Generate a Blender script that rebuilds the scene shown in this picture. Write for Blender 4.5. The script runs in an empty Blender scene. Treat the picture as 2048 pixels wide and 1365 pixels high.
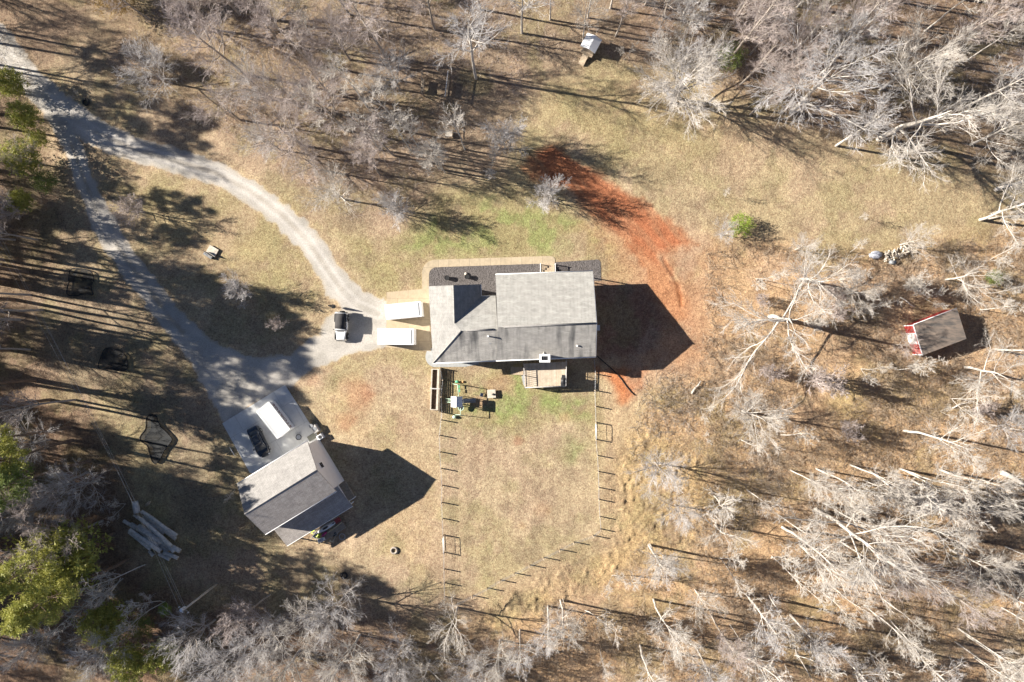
import bpy, math, random
import numpy as np
from mathutils import Vector, Matrix
SC = bpy.context.scene
COL = SC.collection
# ---------------------------------------------------------------- camera, sky, sun, exposure
CAMH = 98.0; FPX = 1365.3; TILT = math.radians(1.93)
cd = bpy.data.cameras.new("camera"); cam = bpy.data.objects.new("camera", cd); COL.objects.link(cam)
cd.sensor_width = 36; cd.lens = 24; cd.clip_start = 0.5; cd.clip_end = 3000
cam.location = (0, 0, CAMH); cam.rotation_euler = (0, TILT, 0)
SC.camera = cam
SUN_EL = math.radians(27.6); SUN_AZ = math.radians(10.5)      # light travels to +x, a little to -y
SDIR = Vector((math.cos(SUN_EL)*math.cos(SUN_AZ), -math.cos(SUN_EL)*math.sin(SUN_AZ), -math.sin(SUN_EL)))
world = bpy.data.worlds.new("World"); SC.world = world; world.use_nodes = True
nt = world.node_tree; bg = nt.nodes["Background"]
sky = nt.nodes.new("ShaderNodeTexSky"); sky.sky_type = 'NISHITA'; sky.sun_disc = False
sky.sun_elevation = SUN_EL; sky.sun_rotation = math.atan2(-SDIR.x, -SDIR.y); sky.air_density = 0.38; sky.dust_density = 0.0
nt.links.new(sky.outputs[0], bg.inputs[0]); bg.inputs[1].default_value = 0.06
sl = bpy.data.lights.new("sun", 'SUN'); sl.energy = 5.0; sl.angle = math.radians(0.55); sl.color = (1.0, 0.935, 0.84)
so = bpy.data.objects.new("sun", sl); COL.objects.link(so)
so.rotation_euler = SDIR.to_track_quat('-Z', 'Y').to_euler(); so.location = (-60, 10, 60)
SC.view_settings.view_transform = 'Standard'; SC.view_settings.look = 'None'
SC.view_settings.exposure = 1.46; SC.view_settings.gamma = 1.0; SC.view_settings.use_curve_mapping = False

# ---------------------------------------------------------------- survey helpers: plan position -> metres
def W(px, py, h=0.0):
    x = (px-1024)/FPX; y = -(py-682.5)/FPX
    X = x*math.cos(TILT)-math.sin(TILT); Z = -x*math.sin(TILT)-math.cos(TILT)
    s = (CAMH-h)/(-Z)
    return Vector((X*s, y*s, h))
def toPX(X, Y, Z=0.0):
    d = Z-CAMH
    xc = X*math.cos(TILT)-d*math.sin(TILT); zc = X*math.sin(TILT)+d*math.cos(TILT)
    return 1024+FPX*xc/(-zc), 682.5-FPX*Y/(-zc)
def smooth(a, b, x):
    t = np.clip((x-a)/(b-a), 0, 1); return t*t*(3-2*t)
_g = {}
def vnoise(x, y, scale, seed):
    if seed not in _g: _g[seed] = np.random.default_rng(seed).random((256, 256))
    g = _g[seed]; x = x/scale+1000; y = y/scale+1000
    xi = np.floor(x).astype(int); yi = np.floor(y).astype(int); fx = x-xi; fy = y-yi
    fx = fx*fx*(3-2*fx); fy = fy*fy*(3-2*fy)
    a = g[xi % 256, yi % 256]; b = g[(xi+1) % 256, yi % 256]; c = g[xi % 256, (yi+1) % 256]; d = g[(xi+1) % 256, (yi+1) % 256]
    return (a*(1-fx)+b*fx)*(1-fy)+(c*(1-fx)+d*fx)*fy
def fbm(x, y, scale, seed, o=4):
    s = 0; a = 1; t = 0
    for i in range(o):
        s = s+a*vnoise(x, y, scale/(2**i), seed+i); t += a; a *= .55
    return s/t
def sdpoly(x, y, P):
    P = np.array(P, float); n = len(P); d = np.full(x.shape, 1e9); ins = np.zeros(x.shape, bool)
    for i in range(n):
        a = P[i]; b = P[(i+1) % n]; e = b-a; wx = x-a[0]; wy = y-a[1]
        t = np.clip((wx*e[0]+wy*e[1])/(e@e+1e-9), 0, 1)
        d = np.minimum(d, np.hypot(wx-e[0]*t, wy-e[1]*t))
        c = ((a[1] > y) != (b[1] > y)) & (x < (b[0]-a[0])*(y-a[1])/((b[1]-a[1]) if b[1] != a[1] else 1e-9)+a[0])
        ins ^= c
    return np.where(ins, -d, d)
def sdline(x, y, P):
    P = np.array(P, float); d = np.full(x.shape, 1e9)
    for i in range(len(P)-1):
        a = P[i]; b = P[i+1]; e = b[:2]-a[:2]; wx = x-a[0]; wy = y-a[1]
        t = np.clip((wx*e[0]+wy*e[1])/(e@e+1e-9), 0, 1)
        w = a[2]+(b[2]-a[2])*t
        d = np.minimum(d, np.hypot(wx-e[0]*t, wy-e[1]*t)-w)
    return d

# ---------------------------------------------------------------- materials
def newmat(name):
    m = bpy.data.materials.new(name); m.use_nodes = True
    return m, m.node_tree.nodes, m.node_tree.links, m.node_tree.nodes["Principled BSDF"]
def mat(name, c, rough=.7, metal=0, var=.25, scale=3, bump=0, bscale=None, c2=None, emit=None, stretch=None, spec=None, coat=0):
    m, N, L, b = newmat(name)
    b.inputs['Roughness'].default_value = rough; b.inputs['Metallic'].default_value = metal
    if spec is not None: b.inputs['Specular IOR Level'].default_value = spec
    if coat: b.inputs['Coat Weight'].default_value = coat
    tc = N.new('ShaderNodeTexCoord'); mp = N.new('ShaderNodeMapping'); L.new(tc.outputs['Object'], mp.inputs[0])
    if stretch: mp.inputs['Scale'].default_value = stretch
    no = N.new('ShaderNodeTexNoise'); no.inputs['Scale'].default_value = scale; no.inputs['Detail'].default_value = 6
    no.inputs['Roughness'].default_value = .65
    L.new(mp.outputs[0], no.inputs['Vector'])
    rp = N.new('ShaderNodeValToRGB'); L.new(no.outputs[0], rp.inputs[0])
    a = [v*(1-var) for v in c]; d = [min(1, v*(1+var)) for v in (c2 or c)]
    rp.color_ramp.elements[0].position = .32; rp.color_ramp.elements[1].position = .68
    rp.color_ramp.elements[0].color = (*a, 1); rp.color_ramp.elements[1].color = (*d, 1)
    L.new(rp.outputs[0], b.inputs['Base Color'])
    if bump:
        n2 = N.new('ShaderNodeTexNoise'); n2.inputs['Scale'].default_value = bscale or scale*6; n2.inputs['Detail'].default_value = 4
        L.new(mp.outputs[0], n2.inputs['Vector'])
        bu = N.new('ShaderNodeBump'); bu.inputs['Strength'].default_value = 1; bu.inputs['Distance'].default_value = bump
        L.new(n2.outputs[0], bu.inputs['Height']); L.new(bu.outputs[0], b.inputs['Normal'])
    return m
def brickmat(name, c1, c2, cm, bw, rh, mortar, rot=0, rough=.85, var=.3, swap=False):
    """rows (shingles, boards, joints) laid in object x/y"""
    m, N, L, b = newmat(name); b.inputs['Roughness'].default_value = rough
    tc = N.new('ShaderNodeTexCoord'); mp = N.new('ShaderNodeMapping'); L.new(tc.outputs['Object'], mp.inputs[0])
    mp.inputs['Rotation'].default_value = (0, 0, rot)
    br = N.new('ShaderNodeTexBrick'); L.new(mp.outputs[0], br.inputs['Vector'])
    br.inputs['Scale'].default_value = 1; br.inputs['Brick Width'].default_value = bw; br.inputs['Row Height'].default_value = rh
    br.inputs['Mortar Size'].default_value = mortar; br.inputs['Color1'].default_value = (*c1, 1); br.inputs['Color2'].default_value = (*c2, 1)
    br.inputs['Mortar'].default_value = (*cm, 1)
    no = N.new('ShaderNodeTexNoise'); no.inputs['Scale'].default_value = 1.3; no.inputs['Detail'].default_value = 8; no.inputs['Roughness'].default_value = .75
    L.new(tc.outputs['Object'], no.inputs['Vector'])
    mr = N.new('ShaderNodeMapRange'); mr.inputs[1].default_value = .3; mr.inputs[2].default_value = .7; mr.inputs[3].default_value = 1-var; mr.inputs[4].default_value = 1+var*.6
    L.new(no.outputs[0], mr.inputs[0])
    mx = N.new('ShaderNodeMix'); mx.data_type = 'RGBA'; mx.blend_type = 'MULTIPLY'; mx.inputs[0].default_value = 1
    L.new(br.outputs[0], mx.inputs[6]); L.new(mr.outputs[0], mx.inputs[7]); L.new(mx.outputs[2], b.inputs['Base Color'])
    return m, N, L, b, mx, tc
M = {}
M['shingle'] = brickmat('shingle', (.41, .40, .365), (.36, .345, .315), (.24, .23, .21), .95, .17, .022)[0]
M['shingle_side'] = brickmat('shingle_side', (.285, .275, .255), (.25, .24, .225), (.17, .165, .155), .95, .17, .02, rot=math.pi/2)[0]  # same shingle, colour darkened to offset strong sun on the west slope
def stained():
    m, N, L, b, mx, tc = brickmat('shingle_stained', (.39, .37, .335), (.33, .31, .285), (.21, .2, .185), .95, .15, .02)
    mp = N.new('ShaderNodeMapping'); mp.inputs['Scale'].default_value = (1.05, .16, .16); L.new(tc.outputs['Object'], mp.inputs[0])
    no = N.new('ShaderNodeTexNoise'); no.inputs['Scale'].default_value = 1; no.inputs['Detail'].default_value = 5; L.new(mp.outputs[0], no.inputs['Vector'])
    rp = N.new('ShaderNodeValToRGB'); L.new(no.outputs[0], rp.inputs[0])
    rp.color_ramp.elements[0].position = .5; rp.color_ramp.elements[1].position = .72
    rp.color_ramp.elements[0].color = (1, 1, 1, 1); rp.color_ramp.elements[1].color = (.32, .33, .35, 1)
    m2 = N.new('ShaderNodeMix'); m2.data_type = 'RGBA'; m2.blend_type = 'MULTIPLY'; m2.inputs[0].default_value = 1
    L.new(mx.outputs[2], m2.inputs[6]); L.new(rp.outputs[0], m2.inputs[7]); L.new(m2.outputs[2], b.inputs['Base Color'])
    return m
M['shingle_stained'] = stained()
BROT = math.atan2(86, 141)
M['barn_shingle'] = brickmat('barn_shingle', (.31, .295, .275), (.27, .255, .24), (.19, .18, .17), .95, .17, .02, rot=-BROT)[0]  # barn shingle toned down for the sunlit slope
M['barn_shingle2'] = brickmat('barn_shingle_back', (.46, .415, .38), (.37, .335, .305), (.25, .225, .205), .95, .15, .02, rot=-BROT)[0]  # paler copy of the barn shingle, brightening the slope turned from the sun
M['ridgecap'] = mat('ridge_cap', (.21, .20, .19), .9, var=.2, scale=6)
M['siding'] = mat('siding', (.62, .59, .55), .6, var=.06, scale=1)
M['barnwall'] = mat('barn_wall', (.80, .77, .74), .6, var=.06, scale=.8)
M['white'] = mat('white_paint', (.80, .80, .79), .45, var=.05, scale=1.5)
M['whitemetal'] = mat('white_metal', (.74, .74, .735), .4, var=.04, scale=1.2)
M['gutter'] = mat('gutter', (.74, .74, .73), .4, var=.05)
M['glass'] = mat('window_glass', (.03, .035, .045), .12, var=.2)
M['dark'] = mat('dark_plastic', (.03, .03, .032), .5, var=.3, scale=8)
M['black'] = mat('black_rubber', (.012, .012, .013), .8, var=.3, scale=8)
M['fabric'] = mat('black_soft_top', (.045, .042, .042), .9, var=.3, scale=2, stretch=(.4, 3, 1), bump=.02, bscale=3)
M['carpaint'] = mat('black_car_paint', (.008, .011, .018), .16, var=.1, coat=1)
M['jeeppaint'] = mat('white_car_paint', (.82, .82, .82), .25, var=.03, coat=.5)
M['chrome'] = mat('chrome', (.7, .7, .7), .15, 1, var=.05)
M['amber'] = mat('amber_lens', (.6, .2, .03), .3, var=.1)
M['lens'] = mat('clear_lens', (.6, .62, .65), .1, var=.1)
M['redlens'] = mat('red_lens', (.4, .02, .02), .3, var=.1)
M['metal'] = mat('galvanised', (.45, .46, .47), .4, .6, var=.15)
M['greymetal'] = mat('grey_metal', (.25, .26, .27), .5, .3, var=.2)
M['wood'] = mat('weathered_wood', (.30, .25, .19), .85, var=.3, scale=3, stretch=(1, 1, .3))
M['woodpale'] = mat('pale_wood', (.42, .33, .23), .85, var=.25, scale=3)
M['deckrail'] = mat('deck_rail', (.50, .48, .46), .8, var=.2)
M['deck'] = brickmat('deck_boards', (.60, .51, .40), (.50, .41, .30), (.15, .12, .10), 9, .145, .009, rot=math.pi/2, var=.35)[0]
M['concrete_drive'] = brickmat('driveway_concrete', (.44, .35, .235), (.42, .335, .225), (.24, .19, .13), 3.1, 3.1, .02, var=.2)[0]
M['concrete_pad'] = brickmat('pad_concrete', (.60, .60, .58), (.575, .575, .555), (.33, .33, .32), 3.35, 3.6, .018, rot=-BROT+.01, var=.16)[0]
M['concrete_walk'] = brickmat('walk_concrete', (.45, .365, .25), (.42, .34, .23), (.22, .18, .13), 1.5, 30, .02, var=.25)[0]
M['slab'] = mat('grey_slab', (.33, .335, .325), .8, var=.15, scale=2)
M['mulch'] = mat('mulch', (.085, .072, .062), .95, var=.6, scale=9, c2=(.14, .125, .12), bump=.15, bscale=9)
M['soil'] = mat('garden_soil', (.10, .065, .045), .95, var=.4, scale=5, bump=.05)
M['log'] = mat('log_bark', (.50, .475, .44), .9, var=.35, scale=2.5, stretch=(1, 1, 1), bump=.03, bscale=8)
M['logend'] = mat('cut_wood', (.42, .32, .2), .8, var=.2)
M['bark'] = mat('pale_bark', (.50, .46, .405), .85, var=.3, scale=2.2, bump=.02, bscale=14)
M['bark2'] = mat('grey_bark', (.33, .285, .24), .9, var=.3, scale=2.2, bump=.03, bscale=12)
M['twig'] = mat('pale_twigs', (.52, .475, .42), .85, var=.25, scale=.5)
M['twig2'] = mat('pinkish_twigs', (.42, .355, .325), .85, var=.25, scale=.5)
M['twig3'] = mat('grey_twigs', (.48, .455, .44), .85, var=.25, scale=.5)
M['brush'] = mat('bramble', (.33, .26, .19), .9, var=.45, scale=.35)
M['pinebark'] = mat('pine_bark', (.16, .11, .075), .95, var=.3, bump=.03, bscale=9)
def leafmat(name, c, c2):
    m, N, L, b = newmat(name); b.inputs['Roughness'].default_value = .6
    tc = N.new('ShaderNodeTexCoord'); no = N.new('ShaderNodeTexNoise'); no.inputs['Scale'].default_value = .9; no.inputs['Detail'].default_value = 3
    L.new(tc.outputs['Object'], no.inputs['Vector']); rp = N.new('ShaderNodeValToRGB'); L.new(no.outputs[0], rp.inputs[0])
    rp.color_ramp.elements[0].position = .35; rp.color_ramp.elements[1].position = .65
    rp.color_ramp.elements[0].color = (*c, 1); rp.color_ramp.elements[1].color = (*c2, 1)
    L.new(rp.outputs[0], b.inputs['Base Color'])
    tr = N.new('ShaderNodeBsdfTranslucent'); L.new(rp.outputs[0], tr.inputs[0]); mx = N.new('ShaderNodeMixShader'); mx.inputs[0].default_value = .35
    L.new(b.outputs[0], mx.inputs[1]); L.new(tr.outputs[0], mx.inputs[2]); L.new(mx.outputs[0], N['Material Output'].inputs[0])
    return m
M['needles'] = leafmat('pine_needles', (.26, .28, .06), (.44, .42, .11))
M['needles2'] = leafmat('dark_evergreen', (.12, .17, .04), (.23, .27, .07))
M['leafbright'] = leafmat('bright_leaves', (.22, .33, .04), (.34, .42, .07))
M['beech'] = leafmat('russet_leaves', (.26, .16, .05), (.36, .25, .09))
M['redsiding'] = mat('red_siding', (.36, .035, .03), .7, var=.15)
M['shedroof'] = mat('shed_roof', (.085, .082, .08), .85, var=.35, scale=1.3, c2=(.15, .115, .09), stretch=(.5, 1.6, 1))
M['tarp'] = mat('grey_tarp', (.36, .37, .42), .5, var=.2, bump=.04, bscale=5)
M['green'] = mat('green_plastic', (.10, .42, .22), .5, var=.15)
M['palegreen'] = mat('pale_green_plastic', (.55, .72, .55), .5, var=.1)
M['yellow'] = mat('yellow_green_plastic', (.45, .55, .03), .5, var=.25)
M['magenta'] = mat('magenta_plastic', (.36, .02, .16), .4, var=.2)
M['red'] = mat('red_plastic', (.35, .06, .05), .5, var=.2)
M['tan'] = mat('tan_tarp', (.28, .25, .18), .8, var=.3)
M['stone'] = mat('pale_stone', (.52, .46, .38), .85, var=.2)
M['letter'] = mat('dark_red_lettering', (.14, .035, .035), .6, var=.1)
M['ac'] = mat('ac_grey', (.42, .40, .37), .6, var=.15)
M['reddirt'] = M['soil']
def netmat(alpha):
    m, N, L, b = newmat('black_netting'); b.inputs['Base Color'].default_value = (.012, .014, .016, 1); b.inputs['Roughness'].default_value = .8
    tc = N.new('ShaderNodeTexCoord'); no = N.new('ShaderNodeTexNoise'); no.inputs['Scale'].default_value = .7; L.new(tc.outputs['Object'], no.inputs['Vector'])
    mr = N.new('ShaderNodeMapRange'); mr.inputs[1].default_value = .42; mr.inputs[2].default_value = .58; mr.inputs[3].default_value = alpha[0]; mr.inputs[4].default_value = alpha[1]
    L.new(no.outputs[0], mr.inputs[0]); L.new(mr.outputs[0], b.inputs['Alpha'])
    return m
M['net'] = netmat((.12, .75)); M['netdense'] = netmat((.8, .93))

# ---------------------------------------------------------------- mesh building
def arrmesh(name, V, F, mats=None, smooth_=False):
    """V (n,3); F list of (k, idx array (m,k))"""
    me = bpy.data.meshes.new(name); V = np.asarray(V, np.float32)
    me.vertices.add(len(V)); me.vertices.foreach_set('co', V.ravel())
    F = [f for f in F if len(f)]
    nl = sum(f.size for f in F); nf = sum(len(f) for f in F)
    me.loops.add(nl); me.polygons.add(nf)
    me.loops.foreach_set('vertex_index', np.concatenate([f.ravel() for f in F]).astype(np.int32))
    tot = np.concatenate([np.full(len(f), f.shape[1]) for f in F]); st = np.concatenate([[0], np.cumsum(tot)[:-1]])
    me.polygons.foreach_set('loop_start', st.astype(np.int32))
    me.update(calc_edges=True); me.validate()
    if smooth_: me.polygons.foreach_set('use_smooth', np.ones(len(me.polygons), bool))
    for m in (mats or []): me.materials.append(m)
    return me
def link(name, me, parent=None, loc=None):
    o = bpy.data.objects.new(name, me); COL.objects.link(o)
    if parent is not None: o.parent = parent
    if loc is not None: o.location = loc
    return o
def tag(o, label=None, cat=None, group=None, kind=None):
    if label: o['label'] = label
    if cat: o['category'] = cat
    if group: o['group'] = group
    if kind: o['kind'] = kind
    return o
def thing(name, label, cat, loc=(0, 0, 0), rz=0, group=None):
    o = bpy.data.objects.new(name, None); COL.objects.link(o); o.empty_display_size = .3
    o.location = loc; o.rotation_euler = (0, 0, rz)
    return tag(o, label, cat, group)
class MB:
    def __init__(s): s.v = []; s.f = []; s.sm = []
    def add(s, vs, fs, sm=False):
        b = len(s.v); s.v += [tuple(v) for v in vs]; s.f += [tuple(b+i for i in f) for f in fs]; s.sm += [sm]*len(fs); return s
    def box(s, x0, y0, z0, x1, y1, z1, M4=None):
        v = [(x0, y0, z0), (x1, y0, z0), (x1, y1, z0), (x0, y1, z0), (x0, y0, z1), (x1, y0, z1), (x1, y1, z1), (x0, y1, z1)]
        if M4 is not None: v = [M4 @ Vector(p) for p in v]
        return s.add(v, [(0, 3, 2, 1), (4, 5, 6, 7), (0, 1, 5, 4), (1, 2, 6, 5), (2, 3, 7, 6), (3, 0, 4, 7)])
    def cbox(s, cx, cy, cz, sx, sy, sz, rz=0):
        return s.box(-sx/2, -sy/2, -sz/2, sx/2, sy/2, sz/2, Matrix.Translation((cx, cy, cz)) @ Matrix.Rotation(rz, 4, 'Z'))
    def prism(s, poly, z0, z1):
        """poly list of (x,y) ccw; z0,z1 numbers or lists"""
        n = len(poly); a = z0 if isinstance(z0, (list, tuple)) else [z0]*n; b = z1 if isinstance(z1, (list, tuple)) else [z1]*n
        v = [(p[0], p[1], a[i]) for i, p in enumerate(poly)]+[(p[0], p[1], b[i]) for i, p in enumerate(poly)]
        return s.add(v, [tuple(range(n-1, -1, -1)), tuple(range(n, 2*n))]+[(i, (i+1) % n, n+(i+1) % n, n+i) for i in range(n)])
    def slab(s, pts, th):
        """roof plane: 3d points, thickness down"""
        n = len(pts); v = [tuple(p) for p in pts]+[(p[0], p[1], p[2]-th) for p in pts]
        return s.add(v, [tuple(range(n)), tuple(range(2*n-1, n-1, -1))]+[(i, n+i, n+(i+1) % n, (i+1) % n) for i in range(n)])
    def tube(s, pts, r, n=6, cap=True):
        pts = [Vector(p) for p in pts]; rs = r if isinstance(r, (list, tuple)) else [r]*len(pts); rings = []
        for i, p in enumerate(pts):
            t = (pts[min(i+1, len(pts)-1)]-pts[max(i-1, 0)]).normalized()
            u = t.cross(Vector((0, 0, 1)) if abs(t.z) < .9 else Vector((1, 0, 0))).normalized(); w = t.cross(u)
            rings.append([p+(u*math.cos(2*math.pi*k/n)+w*math.sin(2*math.pi*k/n))*rs[i] for k in range(n)])
        v = [q for R in rings for q in R]; f = []
        for i in range(len(pts)-1):
            for k in range(n): f.append((i*n+k, (i+1)*n+k, (i+1)*n+(k+1) % n, i*n+(k+1) % n))
        s.add(v, f, True)
        if cap: b = len(s.v)-len(v); s.f += [tuple(b+k for k in range(n)), tuple(b+(len(pts)-1)*n+k for k in range(n-1, -1, -1))]; s.sm += [False, False]
        return s
    def cyl(s, x, y, z0, z1, r, n=16, r2=None): return s.tube([(x, y, z0), (x, y, z1)], [r, r if r2 is None else r2], n)
    def ring(s, c, R, r, n=20, m=6, axis='z'):
        v = []; f = []
        for i in range(n):
            a = 2*math.pi*i/n
            for k in range(m):
                b = 2*math.pi*k/m; q = (R+r*math.cos(b)); p = (q*math.cos(a), q*math.sin(a), r*math.sin(b))
                if axis == 'x': p = (p[2], p[0], p[1])
                if axis == 'y': p = (p[0], p[2], p[1])
                v.append((c[0]+p[0], c[1]+p[1], c[2]+p[2])); f.append((i*m+k, ((i+1) % n)*m+k, ((i+1) % n)*m+(k+1) % m, i*m+(k+1) % m))
        return s.add(v, f, True)
    def blob(s, c, rx, ry, rz, n=12, m=7, seed=0, j=.1):
        rn = random.Random(seed); v = [(c[0], c[1], c[2]-rz)]
        for i in range(1, m):
            t = math.pi*i/m
            for k in range(n):
                a = 2*math.pi*k/n; q = 1+rn.uniform(-j, j)
                v.append((c[0]+rx*q*math.sin(t)*math.cos(a), c[1]+ry*q*math.sin(t)*math.sin(a), c[2]-rz*q*math.cos(t)))
        v.append((c[0], c[1], c[2]+rz)); f = [(0, 1+(k+1) % n, 1+k) for k in range(n)]
        for i in range(m-2):
            for k in range(n): f.append((1+i*n+k, 1+i*n+(k+1) % n, 1+(i+1)*n+(k+1) % n, 1+(i+1)*n+k))
        l = len(v)-1; f += [(l, 1+(m-2)*n+k, 1+(m-2)*n+(k+1) % n) for k in range(n)]
        return s.add(v, f, True)
    def loft(s, secs, cap=True, sm=True):
        n = len(secs[0]); v = [p for q in secs for p in q]; f = []
        for i in range(len(secs)-1):
            for k in range(n): f.append((i*n+k, i*n+(k+1) % n, (i+1)*n+(k+1) % n, (i+1)*n+k))
        s.add(v, f, sm)
        if cap: b = len(s.v)-len(v); s.f += [tuple(b+k for k in range(n-1, -1, -1)), tuple(b+(len(secs)-1)*n+k for k in range(n))]; s.sm += [False]*2
        return s
    def build(s, name, m, parent=None, loc=None, bevel=0):
        me = bpy.data.meshes.new(name); me.from_pydata(s.v, [], s.f)
        me.polygons.foreach_set('use_smooth', s.sm); me.materials.append(M[m] if isinstance(m, str) else m); me.update()
        o = link(name, me, parent, loc)
        if bevel:
            b = o.modifiers.new('bevel', 'BEVEL'); b.width = bevel; b.segments = 2; b.limit_method = 'ANGLE'
        return o
# ================================================================= GROUND (one sheet, split by surface)
def axis(lo, hi, st, far):
    a = list(np.arange(lo, hi, st)); s = st
    while a[-1] < far: s *= 1.5; a.append(a[-1]+s)
    s = st; pre = []; x = lo
    while x > -far: s *= 1.5; x -= s; pre.append(x)
    return np.array(pre[::-1]+a)
gx = axis(-80, 76, .21, 900); gy = axis(-54, 54, .21, 900)
GX, GY = np.meshgrid(gx, gy, indexing='ij'); nx, ny = GX.shape
PX, PY = toPX(GX, GY)
n1 = fbm(GX, GY, 9, 11); n2 = fbm(GX, GY, 2.2, 21); n3 = fbm(GX, GY, 26, 31); n4 = fbm(GX, GY, .8, 41, 2)
e = (n2-.5)*26+(n4-.5)*12                      # ragged edges, in plan units
def C(*a): return np.array(a)
col = np.zeros((nx, ny, 3)); rough = np.zeros((nx, ny))
straw = C(.41, .325, .215); litter = C(.215, .15, .105); pink = C(.27, .205, .155); orange = C(.50, .33, .19)
green = C(.21, .25, .085); olive = C(.29, .255, .12); clay = C(.335, .13, .07); clay2 = C(.42, .235, .135); grav = C(.44, .40, .345); dark = C(.22, .165, .11); pale = C(.50, .38, .225)
mx = lambda a, b, t: a*(1-t[..., None])+b*t[..., None]
col[:] = straw; col = mx(col, olive, smooth(.42, .62, n1)*.45)
def area(poly, soft, c, amt=1.0, r=0.0, n=1.0):
    global col, rough
    t = smooth(soft, -soft, sdpoly(PX, PY, poly)+e*n)*amt
    col = mx(col, c if isinstance(c, np.ndarray) and c.ndim == 1 else c, t); rough = np.maximum(rough, t*r) if r else rough
    return t
# woods floors
area([(150, -400), (2500, -400), (2500, 90), (1500, 130), (1330, 120), (1080, 160), (1010, 330), (880, 360), (860, 470), (700, 460), (600, 400), (420, 250), (200, 150)], 40, pink, .85, .5)
area([(1180, -300), (2500, -300), (2500, 330), (1980, 350), (1700, 290), (1560, 250), (1400, 130), (1250, 90)], 40, litter, .8, .6)
area([(1410, 470), (1600, 480), (1760, 500), (2100, 420), (2500, 400), (2500, 1700), (-400, 1700), (-300, 1290), (400, 1250), (860, 1260), (980, 1230), (1240, 1100), (1290, 1060), (1260, 900), (1290, 800), (1370, 730), (1400, 640)], 30, orange, .85, .5)
area([(1290, 1240), (1500, 1150), (1700, 1000), (2500, 900), (2500, 1700), (900, 1700), (950, 1280), (1100, 1240)], 50, C(.41, .27, .155), .6, .3)
area([(-900, -500), (260, -500), (180, 60), (60, 170), (120, 420), (120, 560), (60, 640), (150, 800), (250, 920), (260, 1150), (420, 1180), (900, 1250), (900, 1800), (-900, 1800)], 40, litter, .9, .4)
area([(-900, 700), (80, 740), (230, 900), (250, 1130), (400, 1200), (900, 1280), (900, 1800), (-900, 1800)], 50, C(.21, .13, .085), .7, .5)
area([(180, 0), (520, 0), (600, 200), (420, 250), (250, 200)], 50, C(.33, .25, .15), .5)
area([(200, 560), (420, 700), (430, 830), (450, 900), (490, 1000), (560, 1100), (700, 1130), (880, 1180), (860, 1240), (500, 1230), (380, 1160), (330, 900), (100, 700), (60, 560)], 40, C(.235, .19, .135), .8)  # yard turf coloured darker where the left trees' shade lies
# dry meadow right
area([(1080, 160), (1330, 130), (1560, 260), (1700, 300), (1980, 370), (2048, 380), (2100, 440), (1760, 490), (1600, 480), (1420, 460), (1280, 380), (1170, 300)], 40, C(.38, .305, .19), .75, .35)
area([(1060, 170), (1300, 160), (1500, 260), (1480, 330), (1300, 330), (1150, 280)], 40, C(.36, .285, .16), .7)
area([(1210, 560), (1370, 600), (1420, 620), (1420, 700), (1290, 790), (1260, 900), (1230, 1060), (1210, 1060), (1200, 800)], 22, C(.46, .345, .215), .8)
area([(1230, 890), (1300, 850), (1420, 920), (1400, 1110), (1250, 1150), (1100, 1230), (950, 1270), (940, 1220), (1210, 1090)], 22, C(.50, .365, .19), .85, 1.0)
area([(895, 1215), (1205, 1072), (1215, 900), (1250, 1000), (1240, 1090), (1000, 1235)], 14, C(.40, .30, .195), .8)
# greens
area([(900, 395), (1010, 395), (1180, 430), (1290, 505), (1330, 560), (1210, 560), (1190, 515), (880, 510), (840, 560), (740, 570), (700, 520), (680, 470), (800, 470)], 34, olive, .8)
g0 = area([(900, 400), (1010, 400), (1160, 440), (1230, 500), (1100, 505), (900, 500), (850, 480)], 30, green, .0)
col = mx(col, green, smooth(30, -20, sdpoly(PX, PY, [(900, 395), (1010, 395), (1160, 440), (1260, 500), (1100, 512), (900, 505), (850, 520), (800, 500)])+e)*smooth(.40, .62, n2)*.8)
area([(880, 735), (1190, 735), (1190, 840), (1100, 830), (1030, 870), (950, 870), (885, 850)], 26, olive, .75)
col = mx(col, C(.20, .27, .08), smooth(34, -20, sdpoly(PX, PY, [(940, 770), (1030, 735), (1060, 790), (1180, 790), (1185, 830), (1080, 820), (1010, 840), (960, 880), (930, 860)])+e)*smooth(.38, .60, n2)*.85)
col = mx(col, C(.19, .25, .08), smooth(24, -20, sdpoly(PX, PY, [(1140, 880), (1170, 890), (1160, 920), (1140, 920)])+e)*.6)
col = mx(col, C(.42, .31, .185), smooth(.45, .6, n3)*smooth(20, -20, sdpoly(PX, PY, [(640, 720), (870, 740), (880, 1180), (760, 1100), (740, 900), (650, 850)]))*.6)
area([(450, 560), (620, 500), (660, 600), (620, 700), (560, 700), (500, 640)], 40, olive, .6)
area([(150, 250), (300, 330), (480, 400), (600, 490), (610, 560), (450, 560), (330, 500), (230, 400)], 30, C(.33, .27, .14), .7)
area([(1130, 190), (1240, 200), (1280, 330), (1180, 330), (1100, 250)], 40, olive, .4)
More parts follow.
